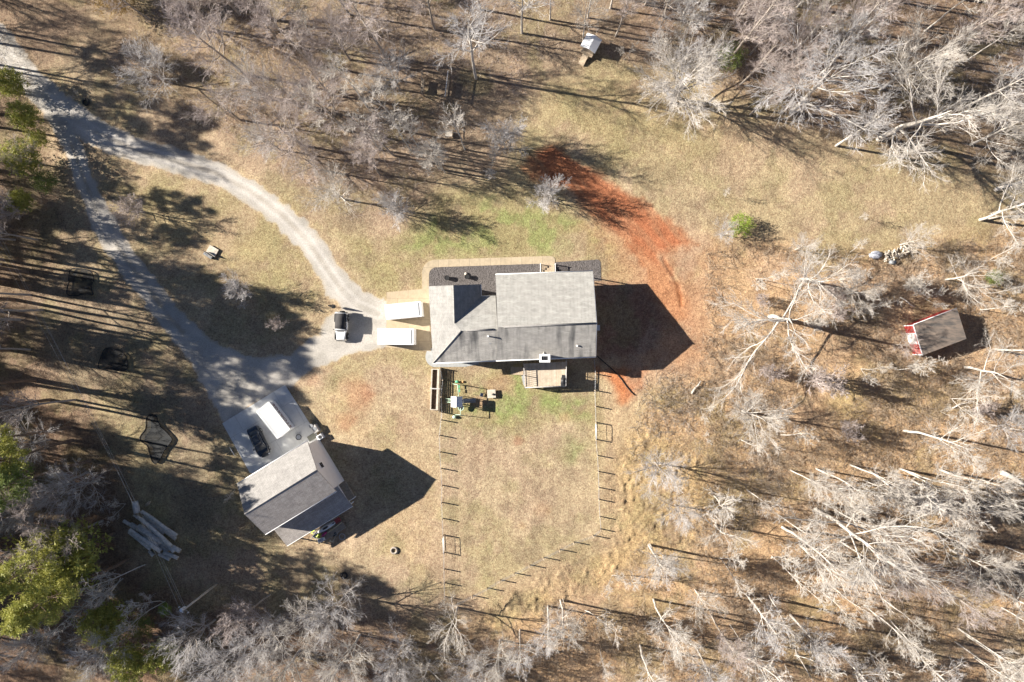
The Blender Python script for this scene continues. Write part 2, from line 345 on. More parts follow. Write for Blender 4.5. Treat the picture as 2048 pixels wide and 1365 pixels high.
for (x, y, r, c, a) in [(712, 790, 40, clay2, .7), (672, 800, 26, pale, .9), (736, 785, 16, clay, .45), (690, 845, 22, clay2, .75), (625, 760, 20, clay2, .6), (810, 850, 34, C(.36, .25, .17), .6),
        (1035, 885, 12, clay, .55), (1080, 1020, 20, C(.38, .24, .13), .6), (1045, 1052, 12, C(.42, .28, .15), .6), (995, 765, 26, C(.42, .28, .16), .7), (960, 805, 12, clay2, .5), (1130, 835, 14, C(.45, .3, .17), .5), (960, 900, 30, C(.44, .32, .2), .5),
        (470, 1030, 50, olive, .5), (635, 1072, 14, C(.30, .38, .05), .9), (2005, 560, 26, C(.33, .3, .12), .5), (1460, 1000, 40, C(.30, .26, .12), .5), (1650, 520, 40, C(.33, .3, .13), .5), (1700, 800, 50, C(.38, .32, .14), .5), (1330, 790, 40, C(.33, .28, .12), .6), (1480, 860, 90, C(.36, .26, .15), .5), (290, 690, 40, C(.34, .25, .17), .4)]:
    t = smooth(r*1.3, r*.3, np.hypot(PX-x, PY-y)+e*.8)*a; col = mx(col, c, t)
# red clay track
cl = smooth(12, -12, sdpoly(PX, PY, [(1040, 335), (1075, 300), (1110, 290), (1160, 325), (1230, 370), (1300, 410), (1360, 455), (1395, 490), (1350, 500), (1325, 515), (1345, 560), (1372, 600), (1380, 640), (1340, 640), (1300, 590), (1290, 540), (1240, 470), (1190, 440), (1130, 380), (1060, 355)])+e*.9)
ca, sa = math.cos(math.radians(52)), math.sin(math.radians(52)); st_ = fbm((GX*ca-GY*sa)/6, GX*sa+GY*ca, .9, 81, 4)
cl = cl*(.72+.28*smooth(.35, .6, st_)); col = mx(col, clay2, smooth(60, -30, sdpoly(PX, PY, [(1180, 380), (1390, 490), (1420, 620), (1400, 720), (1250, 760), (1260, 560), (1190, 440)])+e*1.3)*.8)
col = mx(col, clay*(.75+.5*st_[..., None]), cl*.93)
cl2 = smooth(30, -20, sdpoly(PX, PY, [(1290, 520), (1350, 540), (1395, 620), (1400, 700), (1320, 740), (1290, 700), (1180, 720), (1190, 560), (1290, 570)])+e)
col = mx(col, clay2*(.85+.3*st_[..., None]), cl2*.7)
cl3 = smooth(10, -12, sdpoly(PX, PY, [(1192, 735), (1240, 735), (1300, 728), (1290, 760), (1262, 800), (1245, 808), (1220, 770)])+e*.8); col = mx(col, C(.44, .17, .08), cl3*.9)
trk = sdline(PX, PY, [(1325, 515, 3), (1355, 570, 3), (1362, 610, 3)]); col = mx(col, C(.33, .12, .05), smooth(4, -2, trk+e*.15)*.6)
col = mx(col, C(.16, .085, .075), smooth(14, -8, sdpoly(PX, PY, [(1195, 562), (1290, 575), (1330, 640), (1300, 700), (1200, 720)]))*.55)  # painted shade: ground darkened in the outline of the house's cast shadow
# worn footpath hint near the fence gate
# gravel drive
main = [(-400, -260, 34), (-120, -30, 32), (0, 92, 30), (45, 148, 30), (110, 212, 30), (185, 262, 27), (265, 298, 25), (350, 322, 24), (430, 346, 23), (500, 382, 23), (562, 428, 23), (612, 478, 24), (650, 532, 25), (682, 578, 28), (715, 612, 32), (755, 628, 34)]
left = [(105, 205, 24), (142, 290, 19), (165, 350, 21), (195, 425, 23), (232, 490, 24), (276, 552, 24), (318, 608, 24), (365, 665, 27), (415, 715, 34), (470, 745, 40)]
turn = [(640, 664), (668, 620), (772, 590), (776, 694), (700, 713), (620, 742), (575, 772), (570, 772), (447, 852), (425, 808), (395, 760), (400, 720), (430, 700), (520, 716), (585, 706)]
dg = np.minimum(np.minimum(sdline(PX, PY, main), sdline(PX, PY, left)), sdpoly(PX, PY, turn))+(n2-.5)*15+(n4-.5)*9
gr = smooth(5, -5, dg)
gcol = grav*(0.74+.30*n3[..., None]+.22*fbm(GX, GY, 1.6, 95)[..., None])
# grassy median / wheel tracks
med = smooth(6, -3, sdline(PX, PY, [(p[0], p[1], 2.5) for p in left[1:-2]])+(n2-.5)*14)
gcol = mx(gcol, C(.34, .28, .19), med*smooth(.35, .55, n1)*.85)
med2 = smooth(5, -3, sdline(PX, PY, [(p[0], p[1], 2) for p in main[5:-2]])+(n2-.5)*10)
gcol = mx(gcol, C(.36, .31, .25), med2*.75)
gcol = mx(gcol, C(.33, .30, .25), smooth(.5, .66, fbm(GX, GY, 3.5, 91))*.5)
for off in (9, -9):
    gcol = mx(gcol, C(.50, .46, .41), smooth(5, 1, np.abs(sdline(PX, PY, [(p[0], p[1], 9) for p in main])))*.5)
col = mx(col, np.zeros(3), gr*0); col = col*(1-gr[..., None])+gcol*gr[..., None]
gcol0 = 0; edge = smooth(11, 0, np.abs(dg-3)); col = mx(col, C(.45, .33, .20), edge*.35)
rough = rough*(1-gr)
# patchy dead grass, olive growth and bare soil
m1_ = smooth(.50, .66, fbm(GX, GY, 5.5, 101))*(1-gr); m2_ = smooth(.52, .68, fbm(GX, GY, 4.2, 111))*(1-gr); m3_ = smooth(.56, .70, fbm(GX, GY, 2.4, 121))*(1-gr)
gk = np.clip(1-cl*1.5, 0, 1)
col = mx(col, C(.38, .275, .205), m1_*.45*gk); col = mx(col, C(.26, .235, .115), m2_*.42*gk); col = mx(col, C(.25, .185, .13), m3_*.4*gk)
yd = smooth(6, -6, sdpoly(PX, PY, [(886, 850), (1190, 850), (1198, 1055), (895, 1195)])); mow = .5+.5*np.sin(PX/5.2+n1*5)
col *= (1-.10*yd*mow)[..., None]
# low-frequency tone variation of the turf and leaf litter
col *= (0.82+.36*n2[..., None])*(0.9+.2*n4[..., None])
# relief: turf bumps, tussocks in the rough strip, flat under the built things
flatp = [[(440, 845), (572, 762), (720, 1010), (590, 1105), (455, 985)], [(765, 575), (845, 510), (1115, 505), (1205, 515), (1205, 780), (850, 740), (765, 700)]]
fl = np.zeros_like(GX)
for p in flatp: fl = np.maximum(fl, smooth(14, 0, sdpoly(PX, PY, p)))
GZ = (n4-.5)*.05+(n2-.5)*.06
ru = smooth(.45, 1.0, rough); n5 = fbm(GX, GY, .6, 51, 2)
GZ = GZ+rough*(n5-.5)*.2+ru*np.maximum(0, n5-.5)*.5+rough*(n2-.5)*.15
GZ = GZ*(1-gr*.8)*(1-fl)
track = smooth(5, 0, np.abs(sdline(PX, PY, [(1325, 515, 0), (1357, 570, 0), (1363, 612, 0)]))); GZ -= track*.12
def gz(x, y): return 0.0
lum_ = col.mean(-1, keepdims=True); sat_ = (.16-.16*np.clip(cl+cl3, 0, 1))[..., None]; col = col*(1-sat_)+lum_*sat_
V = np.stack([GX, GY, GZ], -1).reshape(-1, 3)
idx = np.arange(nx*ny).reshape(nx, ny)
Q = np.stack([idx[:-1, :-1], idx[1:, :-1], idx[1:, 1:], idx[:-1, 1:]], -1).reshape(-1, 4)
gq = (gr[:-1, :-1]+gr[1:, :-1]+gr[1:, 1:]+gr[:-1, 1:]).ravel() > 2.0
def groundmat():
    m, N, L, b = newmat('ground_surface'); b.inputs['Roughness'].default_value = .95; b.inputs['Specular IOR Level'].default_value = .15
    at = N.new('ShaderNodeAttribute'); at.attribute_name = 'tone'; tc = N.new('ShaderNodeTexCoord')
    ag = N.new('ShaderNodeAttribute'); ag.attribute_name = 'coarse'
    def noise(s, d=4, r=.6):
        n = N.new('ShaderNodeTexNoise'); n.inputs['Scale'].default_value = s; n.inputs['Detail'].default_value = d; n.inputs['Roughness'].default_value = r
        L.new(tc.outputs['Object'], n.inputs['Vector']); return n
    a = noise(4.5, 6, .85); c = noise(1.1, 3)
    mr = N.new('ShaderNodeMapRange'); mr.inputs[1].default_value = .3; mr.inputs[2].default_value = .7; mr.inputs[3].default_value = .42; mr.inputs[4].default_value = 1.55; L.new(a.outputs[0], mr.inputs[0])
    m1 = N.new('ShaderNodeMix'); m1.data_type = 'RGBA'; m1.blend_type = 'MULTIPLY'; m1.inputs[0].default_value = 1
    L.new(at.outputs['Color'], m1.inputs[6]); L.new(mr.outputs[0], m1.inputs[7])
    # colour flecks: leaves and straw
    f = noise(2.6, 5, .85); rp = N.new('ShaderNodeValToRGB'); L.new(f.outputs['Color'], rp.inputs[0])
    sep = N.new('ShaderNodeSeparateColor'); L.new(f.outputs['Color'], sep.inputs[0])
    mr2 = N.new('ShaderNodeMapRange'); mr2.inputs[1].default_value = .38; mr2.inputs[2].default_value = .62; L.new(sep.outputs[1], mr2.inputs[0])
    rp.color_ramp.elements[0].color = (.72, .62, .55, 1); rp.color_ramp.elements[1].color = (1.25, 1.22, 1.08, 1)
    L.new(mr2.outputs[0], rp.inputs[0])
    m2 = N.new('ShaderNodeMix'); m2.data_type = 'RGBA'; m2.blend_type = 'MULTIPLY'; m2.inputs[0].default_value = 1
    L.new(m1.outputs[2], m2.inputs[6]); L.new(rp.outputs[0], m2.inputs[7]); L.new(m2.outputs[2], b.inputs['Base Color'])
    h = noise(4.0, 6, .8); bu = N.new('ShaderNodeBump'); bu.inputs['Strength'].default_value = 1
    md = N.new('ShaderNodeMath'); md.operation = 'MULTIPLY_ADD'; L.new(ag.outputs['Fac'], md.inputs[0]); md.inputs[1].default_value = .30; md.inputs[2].default_value = .10
    L.new(md.outputs[0], bu.inputs['Distance']); L.new(h.outputs[0], bu.inputs['Height']); L.new(bu.outputs[0], b.inputs['Normal'])
    return m
M['ground'] = groundmat()
def gravelmat():
    m, N, L, b = newmat('gravel_surface'); b.inputs['Roughness'].default_value = .9
    at = N.new('ShaderNodeAttribute'); at.attribute_name = 'tone'; tc = N.new('ShaderNodeTexCoord')
    v = N.new('ShaderNodeTexNoise'); v.inputs['Scale'].default_value = 5; v.inputs['Detail'].default_value = 5; v.inputs['Roughness'].default_value = .8; L.new(tc.outputs['Object'], v.inputs['Vector'])
    mr = N.new('ShaderNodeMapRange'); mr.inputs[1].default_value = .3; mr.inputs[2].default_value = .7; mr.inputs[3].default_value = .72; mr.inputs[4].default_value = 1.28; L.new(v.outputs[0], mr.inputs[0])
    m1 = N.new('ShaderNodeMix'); m1.data_type = 'RGBA'; m1.blend_type = 'MULTIPLY'; m1.inputs[0].default_value = 1
    L.new(at.outputs['Color'], m1.inputs[6]); L.new(mr.outputs[0], m1.inputs[7]); L.new(m1.outputs[2], b.inputs['Base Color'])
    bu = N.new('ShaderNodeBump'); bu.inputs['Distance'].default_value = .05; L.new(v.outputs[0], bu.inputs['Height']); L.new(bu.outputs[0], b.inputs['Normal'])
    return m
M['gravel'] = gravelmat()
def sheet(name, q, m):
    u, inv = np.unique(q, return_inverse=True); me = arrmesh(name, V[u], [inv.reshape(-1, 4)], [m], True)
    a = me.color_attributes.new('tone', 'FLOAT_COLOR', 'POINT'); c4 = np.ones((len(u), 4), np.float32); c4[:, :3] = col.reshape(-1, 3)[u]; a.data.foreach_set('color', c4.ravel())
    r = me.attributes.new('coarse', 'FLOAT', 'POINT'); r.data.foreach_set('value', rough.reshape(-1)[u].astype(np.float32))
    return tag(link(name, me), kind='structure')
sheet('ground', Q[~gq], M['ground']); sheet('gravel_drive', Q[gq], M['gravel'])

def flat(name, poly, m, z=.03, th=.12, kind='structure', label=None, cat=None):
    P = [W(*p) for p in poly]; c = sum(P, Vector())/len(P)
    a = sum(P[i].x*P[(i+1) % len(P)].y-P[(i+1) % len(P)].x*P[i].y for i in range(len(P)))
    if a < 0: P = P[::-1]
    o = MB().prism([(p.x-c.x, p.y-c.y) for p in P], z-th, z).build(name, m, None, (c.x, c.y, 0))
    return tag(o, label, cat, kind=kind)
flat('garage_apron', [(773, 585), (773, 695), (862, 703), (858, 577)], 'concrete_drive', .05)
def arc(cx, cy, rx, ry, a0, a1, n=8): return [(cx+rx*math.cos(math.radians(a0+(a1-a0)*i/n)), cy+ry*math.sin(math.radians(a0+(a1-a0)*i/n))) for i in range(n+1)]
flat('front_path', [(844, 579), (844, 548)]+arc(871, 546, 27, 26, 180, 268)+[(1098, 512.5)]+arc(1102, 521, 8, 8, 270, 360, 4)+[(1111, 548), (1081, 549), (1080, 528), (885, 534.5)]+arc(874, 550, 16, 15, 275, 180)+[(858, 578)], 'concrete_walk', .056)
flat('mulch_bed', [(858, 590), (858, 550)]+arc(874, 550, 16, 15, 180, 275)+[(885, 534.5), (1080, 528), (1081, 560), (1000, 590)], 'mulch', .046)
flat('side_mulch_bed', [(1111, 525), (1190, 520)]+arc(1193, 527, 8, 8, 270, 360, 4)+[(1202, 562), (1111, 562)], 'mulch', .047)
flat('corner_patio', [(870, 697), (855, 697)]+arc(872, 714, 21, 21, 190, 100, 8)+[(930, 734), (958, 729), (958, 700)], 'slab', .043)
flat('barn_pad', [(445, 847), (570, 770), (641, 880), (600, 960), (500, 946)], 'concrete_pad', .07)
flat('stone_edging', [(1041, 742), (1052, 742), (1052, 778), (1046, 768)], 'slab', .04)
# ================================================================= MAIN HOUSE
def L3(o, *a): return W(*a)-o
ho = W(1030, 645); house = thing('house', 'large grey shingled house with a shaded cross gable and a wooden deck behind', 'house', ho)
P = lambda x, y, h: L3(ho, x, y, h)
TH = .2
a1 = P(991, 550, 4.4); a2 = P(1185.5, 543, 4.4); r2 = P(1193, 647, 7.75); r1 = P(995.5, 655, 7.75); s1 = P(992, 721, 5.45); s2 = P(1191.5, 713.5, 5.4)
l1 = P(922, 662, 7.45); l2 = P(995.5, 659, 7.45); vt = P(909, 647, 6.9); ve = P(975, 592.6, 4.45); n2_ = P(991, 592, 4.4); w1 = P(857, 573, 4.45); w2 = P(866, 726, 5.1)
cr = P(906.5, 571, 6.9); ce1 = P(961, 569, 4.75); ce2 = P(962, 592.6, 4.75)
roof = link('roof', None, house) if False else None
mb = MB().slab([r1, r2, a2, a1][::-1], TH).slab([vt, l1, l2, n2_, ve][::-1], TH); rf = mb.build('roof', 'shingle', house)
MB().slab([s1, s2, r2, r1], TH).slab([w2, s1, l2, l1], TH).build('back_slope', 'shingle_stained', rf)
MB().slab([w1, w2, l1, vt, cr], TH).slab([cr, vt, ve, ce2, ce1], TH).build('side_slope', 'shingle_side', rf)
def ridge(a, b, w=.16, h=.07):
    d = (b-a); return MB().tube([a+Vector((0, 0, .02)), b+Vector((0, 0, .02))], w, 6)
t = r1+(r2-r1)*.06; ridge(t, r2-(r2-r1)*.01, .13).build('ridge_vent', 'ridgecap', rf)
ridge(l1+(l2-l1)*.14, l1+(l2-l1)*.9, .12).build('ridge_vent', 'ridgecap', rf)
MB().tube([w2+Vector((0, 0, .02)), l1+Vector((0, 0, .03))], .09, 5).build('hip_cap', 'shingle', rf)
MB().tube([cr+Vector((0, 0, .02)), vt+Vector((0, 0, .02))], .09, 5).build('gable_cap', 'shingle', rf)
# gutters
g = MB()
for p, q in ((w2, s1), (s1, s2)): g.tube([p+Vector((0, -.08, -.1)), q+Vector((0, -.08, -.1))], .085, 6)
g.build('gutter', 'gutter', rf)
g = MB(); g.tube([ce1+Vector((.05, 0, -.1)), ce2+Vector((.05, 0, -.1)), n2_+Vector((0, .05, -.1))], .07, 6); g.tube([a1+Vector((0, .07, -.1)), a2+Vector((0, .07, -.1))], .07, 6); g.build('gutter', 'gutter', rf)
g = MB().tube([a2+Vector((.03, 0, -.1)), r2+Vector((.03, 0, -.1)), s2+Vector((.03, 0, -.1))], .06, 4); g.build('fascia', 'white', rf)
# walls under the roof
def inset(p, dx, dy, h=None): return Vector((p.x+dx, p.y+dy, 0))
wl = MB()
b = [inset(w2, .4, .35), inset(s2, -.35, .35), inset(a2, -.35, -1.9), inset(a1, .35, -1.9), inset(n2_, .35, -.35), inset(ce2, -.3, -.35), inset(ce1, -.3, -.4), inset(w1, .4, -.4)]
wl.prism([(p.x, p.y) for p in b], -.3, 4.2)
def gable(pts, d): # thin wall wedge under a gable; pts 3d, d offset vector inward
    v = [Vector(p) for p in pts]+[Vector(p)+d for p in pts]; n = len(pts); wl.add(v, [tuple(range(n)), tuple(range(2*n-1, n-1, -1))]+[(i, n+i, n+(i+1) % n, (i+1) % n) for i in range(n)])
X = b[1].x; gable([(X, b[1].y, 4.19), (X, b[2].y, 4.19), (X, b[2].y, 5.0), (X, r2.y, 7.5), (X, b[1].y, 5.35)], Vector((-.15, 0, 0)))
Y = b[6].y; gable([(b[6].x, Y, 4.19), (b[7].x, Y, 4.19), (cr.x, Y, 6.6)], Vector((0, -.15, 0)))
wo = wl.build('wall', 'siding', house)
def wnd(x, y, z, w, h, axis, parent=wo, nm='window'):
    f = MB(); p = MB()
    if axis == 'y': f.cbox(x, y, z, w+.16, .08, h+.16); p.cbox(x, y, z, w, .1, h)
    else: f.cbox(x, y, z, .08, w+.16, h+.16); p.cbox(x, y, z, .1, w, h)
    fo = f.build(nm, 'white', house); p.build('pane', 'glass', fo)
for i in range(3): wnd(b[0].x+2.5+i*4.5, b[0].y+(b[1].y-b[0].y)*(.1+.2*i)-.02, 2.6, 1.1, 1.3, 'y')
wnd(X+.02, (b[1].y+b[2].y)/2-1, 2.6, 1.2, 1.3, 'x'); wnd(X+.02, (b[1].y+b[2].y)/2+2, 2.6, 1.2, 1.3, 'x'); wnd((b[6].x+b[7].x)/2, b[6].y+.02, 2.3, 1.6, 1.4, 'y')
gx0 = (b[0].x+b[7].x)/2
for yy in (.22, .62):
    q = b[7]+(b[0]-b[7])*yy; f = MB().cbox(q.x-.0, q.y-.6, 1.2, .1, 2.7, 2.4).build('garage_door', 'white', house)
# porch posts and front door
for k in range(5):
    q = a1+(a2-a1)*(.03+.235*k); MB().cbox(q.x, q.y-.35, 2.05, .14, .14, 4.1).build('porch_post', 'white', house)
MB().cbox(a1.x+7, b[2].y+.03, 1.35, 1.0, .1, 2.1).build('front_door', 'dark', house)
MB().prism([(b[3].x, b[3].y), (b[2].x, b[2].y), (a2.x-.25, a2.y-.3), (a1.x+.25, a1.y-.3)][::1], .0, .3).build('porch_floor', 'slab', house)
# vent pipes
def onroof(px, py, h): return P(px, py, h)
for (x, y, h, L, c) in ((976.5, 673, 7.05, .75, 'white'), (1154, 692, 6.1, .35, 'white')):
    q = P(x, y, h+L/2); MB().cyl(q.x, q.y, h-.2, h+L, .1, 10).ring((q.x, q.y, h+L), .1, .035).build('vent_pipe', c, house)
q = P(980, 686, 6.5); MB().cbox(q.x, q.y, 6.45, .3, .3, .2).build('roof_vent', 'greymetal', house)
# chimney
c0 = P(1089.5, 717, 7.0); ch = MB().box(c0.x-.62, c0.y-.45, 3.9, c0.x+.62, c0.y+.45, 6.9).build('chimney', 'siding', house)
f = MB()
for (x0, y0, x1, y1) in ((-.72, -.55, .72, -.28), (-.72, .28, .72, .55), (-.72, -.28, -.42, .28), (.42, -.28, .72, .28)): f.box(c0.x+x0, c0.y+y0, 6.9, c0.x+x1, c0.y+y1, 7.02)
f.build('chimney_cap', 'white', ch)
MB().box(c0.x-.42, c0.y-.28, 6.88, c0.x+.42, c0.y+.28, 6.93).cbox(c0.x-.1, c0.y, 6.97, .12, .3, .12).cbox(c0.x+.2, c0.y, 6.97, .25, .3, .12).build('flue', 'dark', ch)
k0 = P(1077, 713, 5.2); k1 = P(1102, 711, 5.2); k2 = P(1088, 701, 5.95)
MB().add([k0, k1, k2, (k2.x, c0.y+.4, 5.98), (k0.x, k0.y, 4.6), (k1.x, k1.y, 4.6), (k2.x, k2.y, 4.9)], [(0, 3, 2), (3, 1, 2), (0, 2, 6, 4), (1, 5, 6, 2), (0, 4, 5, 1, 3)]).build('chimney_cricket', 'shingle', ch)
q = P(1197, 656, 2.2); MB().cbox(q.x-.1, q.y, 2.2, .55, .75, .5).build('air_conditioner', 'lens', house)
# entry steps with white side walls
st = MB()
p0 = P(1082, 551, 0); p1 = P(1110, 528, 0)
for i in range(6): st.box(p0.x+.1, p0.y-.4, 0, p1.x-.1, p0.y+.4+(5-i)*.28, .08+.17*i-.003*i)
st.build('front_steps', 'woodpale', house)
for (x, z) in ((1081, 1.05), (1110.5, 1.15)):
    A = P(x, 528, z); B = P(x, 553, z); r = MB(); r.box(A.x-.05, B.y, z-.08, A.x+.05, A.y, z)
    r.box(A.x-.035, B.y, .1, A.x+.035, A.y, .2)
    for k in range(14): yy = B.y+(A.y-B.y)*k/13; r.box(A.x-.02, yy-.02, .1, A.x+.02, yy+.02, z-.05)
    r.cbox(A.x, A.y, z/2+.05, .12, .12, z+.15); r.build('stair_railing', 'white', house)
# ---- deck
dk = MB(); z = 1.55
d0 = P(1048, 728, z); d1 = P(1132.5, 724, z); d2 = P(1131.5, 772, z); d3 = P(1050, 775, z)
MB().prism([(d3.x, d3.y), (d2.x, d2.y), (d1.x, d1.y), (d0.x, d0.y)], z-.18, z).build('deck_floor', 'deck', house)
def rail(A, B, z, h, nb, nm='deck_railing', parent=house, m='deckrail'):
    r = MB(); d = B-A; n = max(1, round(d.length/2.1))
    for k in range(n+1): q = A+d*k/n; r.cbox(q.x, q.y, (z+h)/2-.2+.2, .1, .1, z+h+.06)
    r.tube([(A.x, A.y, z+h), (B.x, B.y, z+h)], .055, 4); r.tube([(A.x, A.y, z+.12), (B.x, B.y, z+.12)], .035, 4)
    for k in range(1, nb): q = A+d*k/nb; r.box(q.x-.018, q.y-.018, z+.1, q.x+.018, q.y+.018, z+h)
    r.build(nm, m, parent)
rail(d1+Vector((0, .1, 0)), d2, z, .95, 26); rail(d2, d3, z, .95, 40); rail(d3, d0, z, .95, 12)
for q in (d0, d1, d2, d3): MB().cbox(q.x+(.1 if q.x < d1.x-2 else -.1), q.y+(.1 if q.y < d0.y-1 else -.1), z/2-.1, .14, .14, z-.2).build('deck_post', 'deckrail', house)
A = P(1069, 731, z); B = P(1070, 774, z); r = MB()
ds = MB()
for k in range(7): ds.box(d0.x-.1-.26*(k+1), d0.y-1.6, z-.2*(k+1)-.04, d0.x-.1-.26*k, d0.y-.5, z-.2*(k+1))
ds.build('deck_steps', 'woodpale', house)
# grill on the deck
gp = W(1126, 762, 1.9); gr_ = thing('grill', 'dark grey covered grill standing on the corner of the wooden deck', 'grill', (gp.x, gp.y, z), math.radians(84))
MB().box(-.72, -.28, .15, .72, .28, .85).build('cart', 'greymetal', gr_, bevel=.04)
MB().loft([[(x, .33*math.cos(a), .85+.28*math.sin(a)) for a in [math.pi*i/8 for i in range(9)]] for x in (-.45, .45)]).build('lid', 'dark', gr_)
for x_ in (-.85, .46): MB().box(x_, -.26, .84, x_+.39, .26, .89).build('side_shelf', 'dark', gr_)
MB().tube([(-.35, -.36, 1.0), (.35, -.36, 1.0)], .02).build('handle', 'metal', gr_)

# ================================================================= BARN
bo = W(600, 980); barn = thing('barn', 'large pale barn with shingled roof and dark lean-to beside the concrete pad', 'barn', bo)
B_ = lambda x, y, h: L3(bo, x, y, h)
U = Vector((math.cos(BROT), math.sin(BROT), 0)); Vn = Vector((-U.y, U.x, 0))      # along ridge / toward upper left
R1 = B_(492, 1027, 7.9); R2 = B_(633.5, 940.5, 7.9)
E1 = B_(470, 969, 5.4); E2 = B_(614.5, 885.5, 5.4); S1 = B_(530.5, 1070, 5.9); S2 = B_(672.5, 981, 5.9)
ru1 = R1.dot(U); ru2 = R2.dot(U); rv = (R1.dot(Vn)+R2.dot(Vn))/2; ev = (E1.dot(Vn)+E2.dot(Vn))/2; sv = (S1.dot(Vn)+S2.dot(Vn))/2
u0 = (ru1+E1.dot(U)+S1.dot(U))/3; u1 = (ru2+E2.dot(U)+S2.dot(U))/3
G1 = B_(640, 878.5, 0); G2 = B_(686, 959, 0); G3 = B_(680, 968, 0); G4 = B_(700.5, 1006, 0)
uw = (G1.dot(U)+G2.dot(U))/2; vN = G1.dot(Vn); vS = sv+.45; uw2 = (G3.dot(U)+G4.dot(U))/2
print('BARN u', u0, u1, uw, uw2, 'v', ev, rv, sv, vN, G2.dot(Vn), G4.dot(Vn))
def UV(u, v, h): q = U*u+Vn*v; return Vector((q.x, q.y, h))
uE = uw; ovh = u1-uE
uW = u0+.4; vNw = ev-.35; vSw = vS
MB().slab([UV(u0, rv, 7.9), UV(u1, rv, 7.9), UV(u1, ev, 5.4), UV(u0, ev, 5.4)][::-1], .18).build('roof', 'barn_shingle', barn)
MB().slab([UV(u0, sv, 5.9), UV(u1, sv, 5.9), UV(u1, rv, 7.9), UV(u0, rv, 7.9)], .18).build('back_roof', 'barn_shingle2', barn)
MB().tube([UV(u0, rv, 7.9), UV(u1, rv, 7.9)], .06, 5).build('ridge_cap', 'ridgecap', barn)
MB().tube([UV(u0, sv-.06, 5.8), UV(u1, sv-.06, 5.8)], .085, 6).build('gutter', 'gutter', barn)
MB().tube([UV(u0, ev+.06, 5.3), UV(u1, ev+.06, 5.3)], .07, 6).build('gutter', 'gutter', barn)
wv = MB()
def wallprism(pts): # polygon in (v,h) plane swept along u
    def f(ua, ub, nm):
        n = len(pts); v = [UV(ua, p[0], p[1]) for p in pts]+[UV(ub, p[0], p[1]) for p in pts]
        wv.add(v, [tuple(range(n)), tuple(range(2*n-1, n-1, -1))]+[(i, n+i, n+(i+1) % n, (i+1) % n) for i in range(n)])
    return f
sN = (7.9-5.4)/(ev-rv); sS = (7.9-5.9)/(rv-sv)
wallprism([(vSw, -.3), (vSw, 7.9-sS*(rv-vSw)-.2), (rv, 7.68), (vNw, 7.9-sN*(vNw-rv)-.2), (vNw, -.3)])(uW, uE, '')
bw = wv.build('wall', 'barnwall', barn)
# lean-to
vO = B_(639, 1052.5, 3.0).dot(Vn); uL = B_(574, 1093, 3.0).dot(U); uR = B_(704, 1012, 3.0).dot(U)
MB().slab([UV(uL, vO, 3.0), UV(uR, vO, 3.0), UV(uR-.0, vSw, 4.0), UV(uL, vSw, 4.0)], .12).build('lean_to_roof', 'barn_shingle2', barn)
MB().tube([UV(uL, vO-.05, 2.93), UV(uR, vO-.05, 2.93)], .06, 6).build('gutter', 'gutter', barn)
MB().add([UV(uw2, vO+.3, 0), UV(uw2, vSw, 0), UV(uw2, vSw, 3.85), UV(uw2, vO+.3, 2.95), UV(uw2-.15, vO+.3, 0), UV(uw2-.15, vSw, 0), UV(uw2-.15, vSw, 3.85), UV(uw2-.15, vO+.3, 2.95)],
         [(0, 1, 2, 3), (7, 6, 5, 4), (0, 4, 5, 1), (1, 5, 6, 2), (2, 6, 7, 3), (3, 7, 4, 0)]).build('lean_to_wall', 'barnwall', barn)
for k in range(4): q = UV(uL+.3+(uR-uL-.9)*k/3, vO+.25, 0); MB().cbox(q.x, q.y, 1.42, .15, .15, 2.85, BROT).build('post', 'white', barn)
# small side landing with rail
q0 = UV(uw2+.02, vSw+.75, 0); 
MB().prism([(UV(uw2, vSw-.2, 0)+U*a+Vn*b_)[:2] for a, b_ in ((0, -2.6), (1.05, -2.6), (1.05, .1), (0, .1))], 0, .5).build('landing', 'wood', barn)
A = UV(uw2+.02, vSw-2.8, 0); Bq = UV(uw2+1.1, vSw-2.8, 0); r = MB(); r.tube([A+Vector((0, 0, 1.4)), Bq+Vector((0, 0, 1.4))], .05, 4)
for q in (A, Bq): r.cbox(q.x, q.y, .7, .1, .1, 1.4)
r.build('landing_rail', 'white', barn)
# gable window
gq_ = B_(663, 919, 0); vv = gq_.dot(Vn); f = MB(); Mx = Matrix.Translation(UV(uE+.03, vv, 4.75)) @ Matrix.Rotation(BROT, 4, 'Z')
wf = MB().box(-.03, -.47, -.62, .03, .47, .62, Mx).build('window', 'white', barn)
MB().box(-.02, -.37, -.52, .045, .37, -.03, Mx).box(-.02, -.37, .03, .045, .37, .52, Mx).build('pane', 'glass', wf)
Mx = Matrix.Translation(UV(uW+3.2, vNw+.03, 1.5)) @ Matrix.Rotation(BROT, 4, 'Z'); MB().box(-1.5, -.04, -1.5, 1.5, .05, 1.3, Mx).build('roll_door', 'white', barn)
Mx = Matrix.Translation(UV(uW+7.0, vNw+.03, 1.5)) @ Matrix.Rotation(BROT, 4, 'Z'); MB().box(-1.5, -.04, -1.5, 1.5, .05, 1.3, Mx).build('roll_door', 'white', barn)

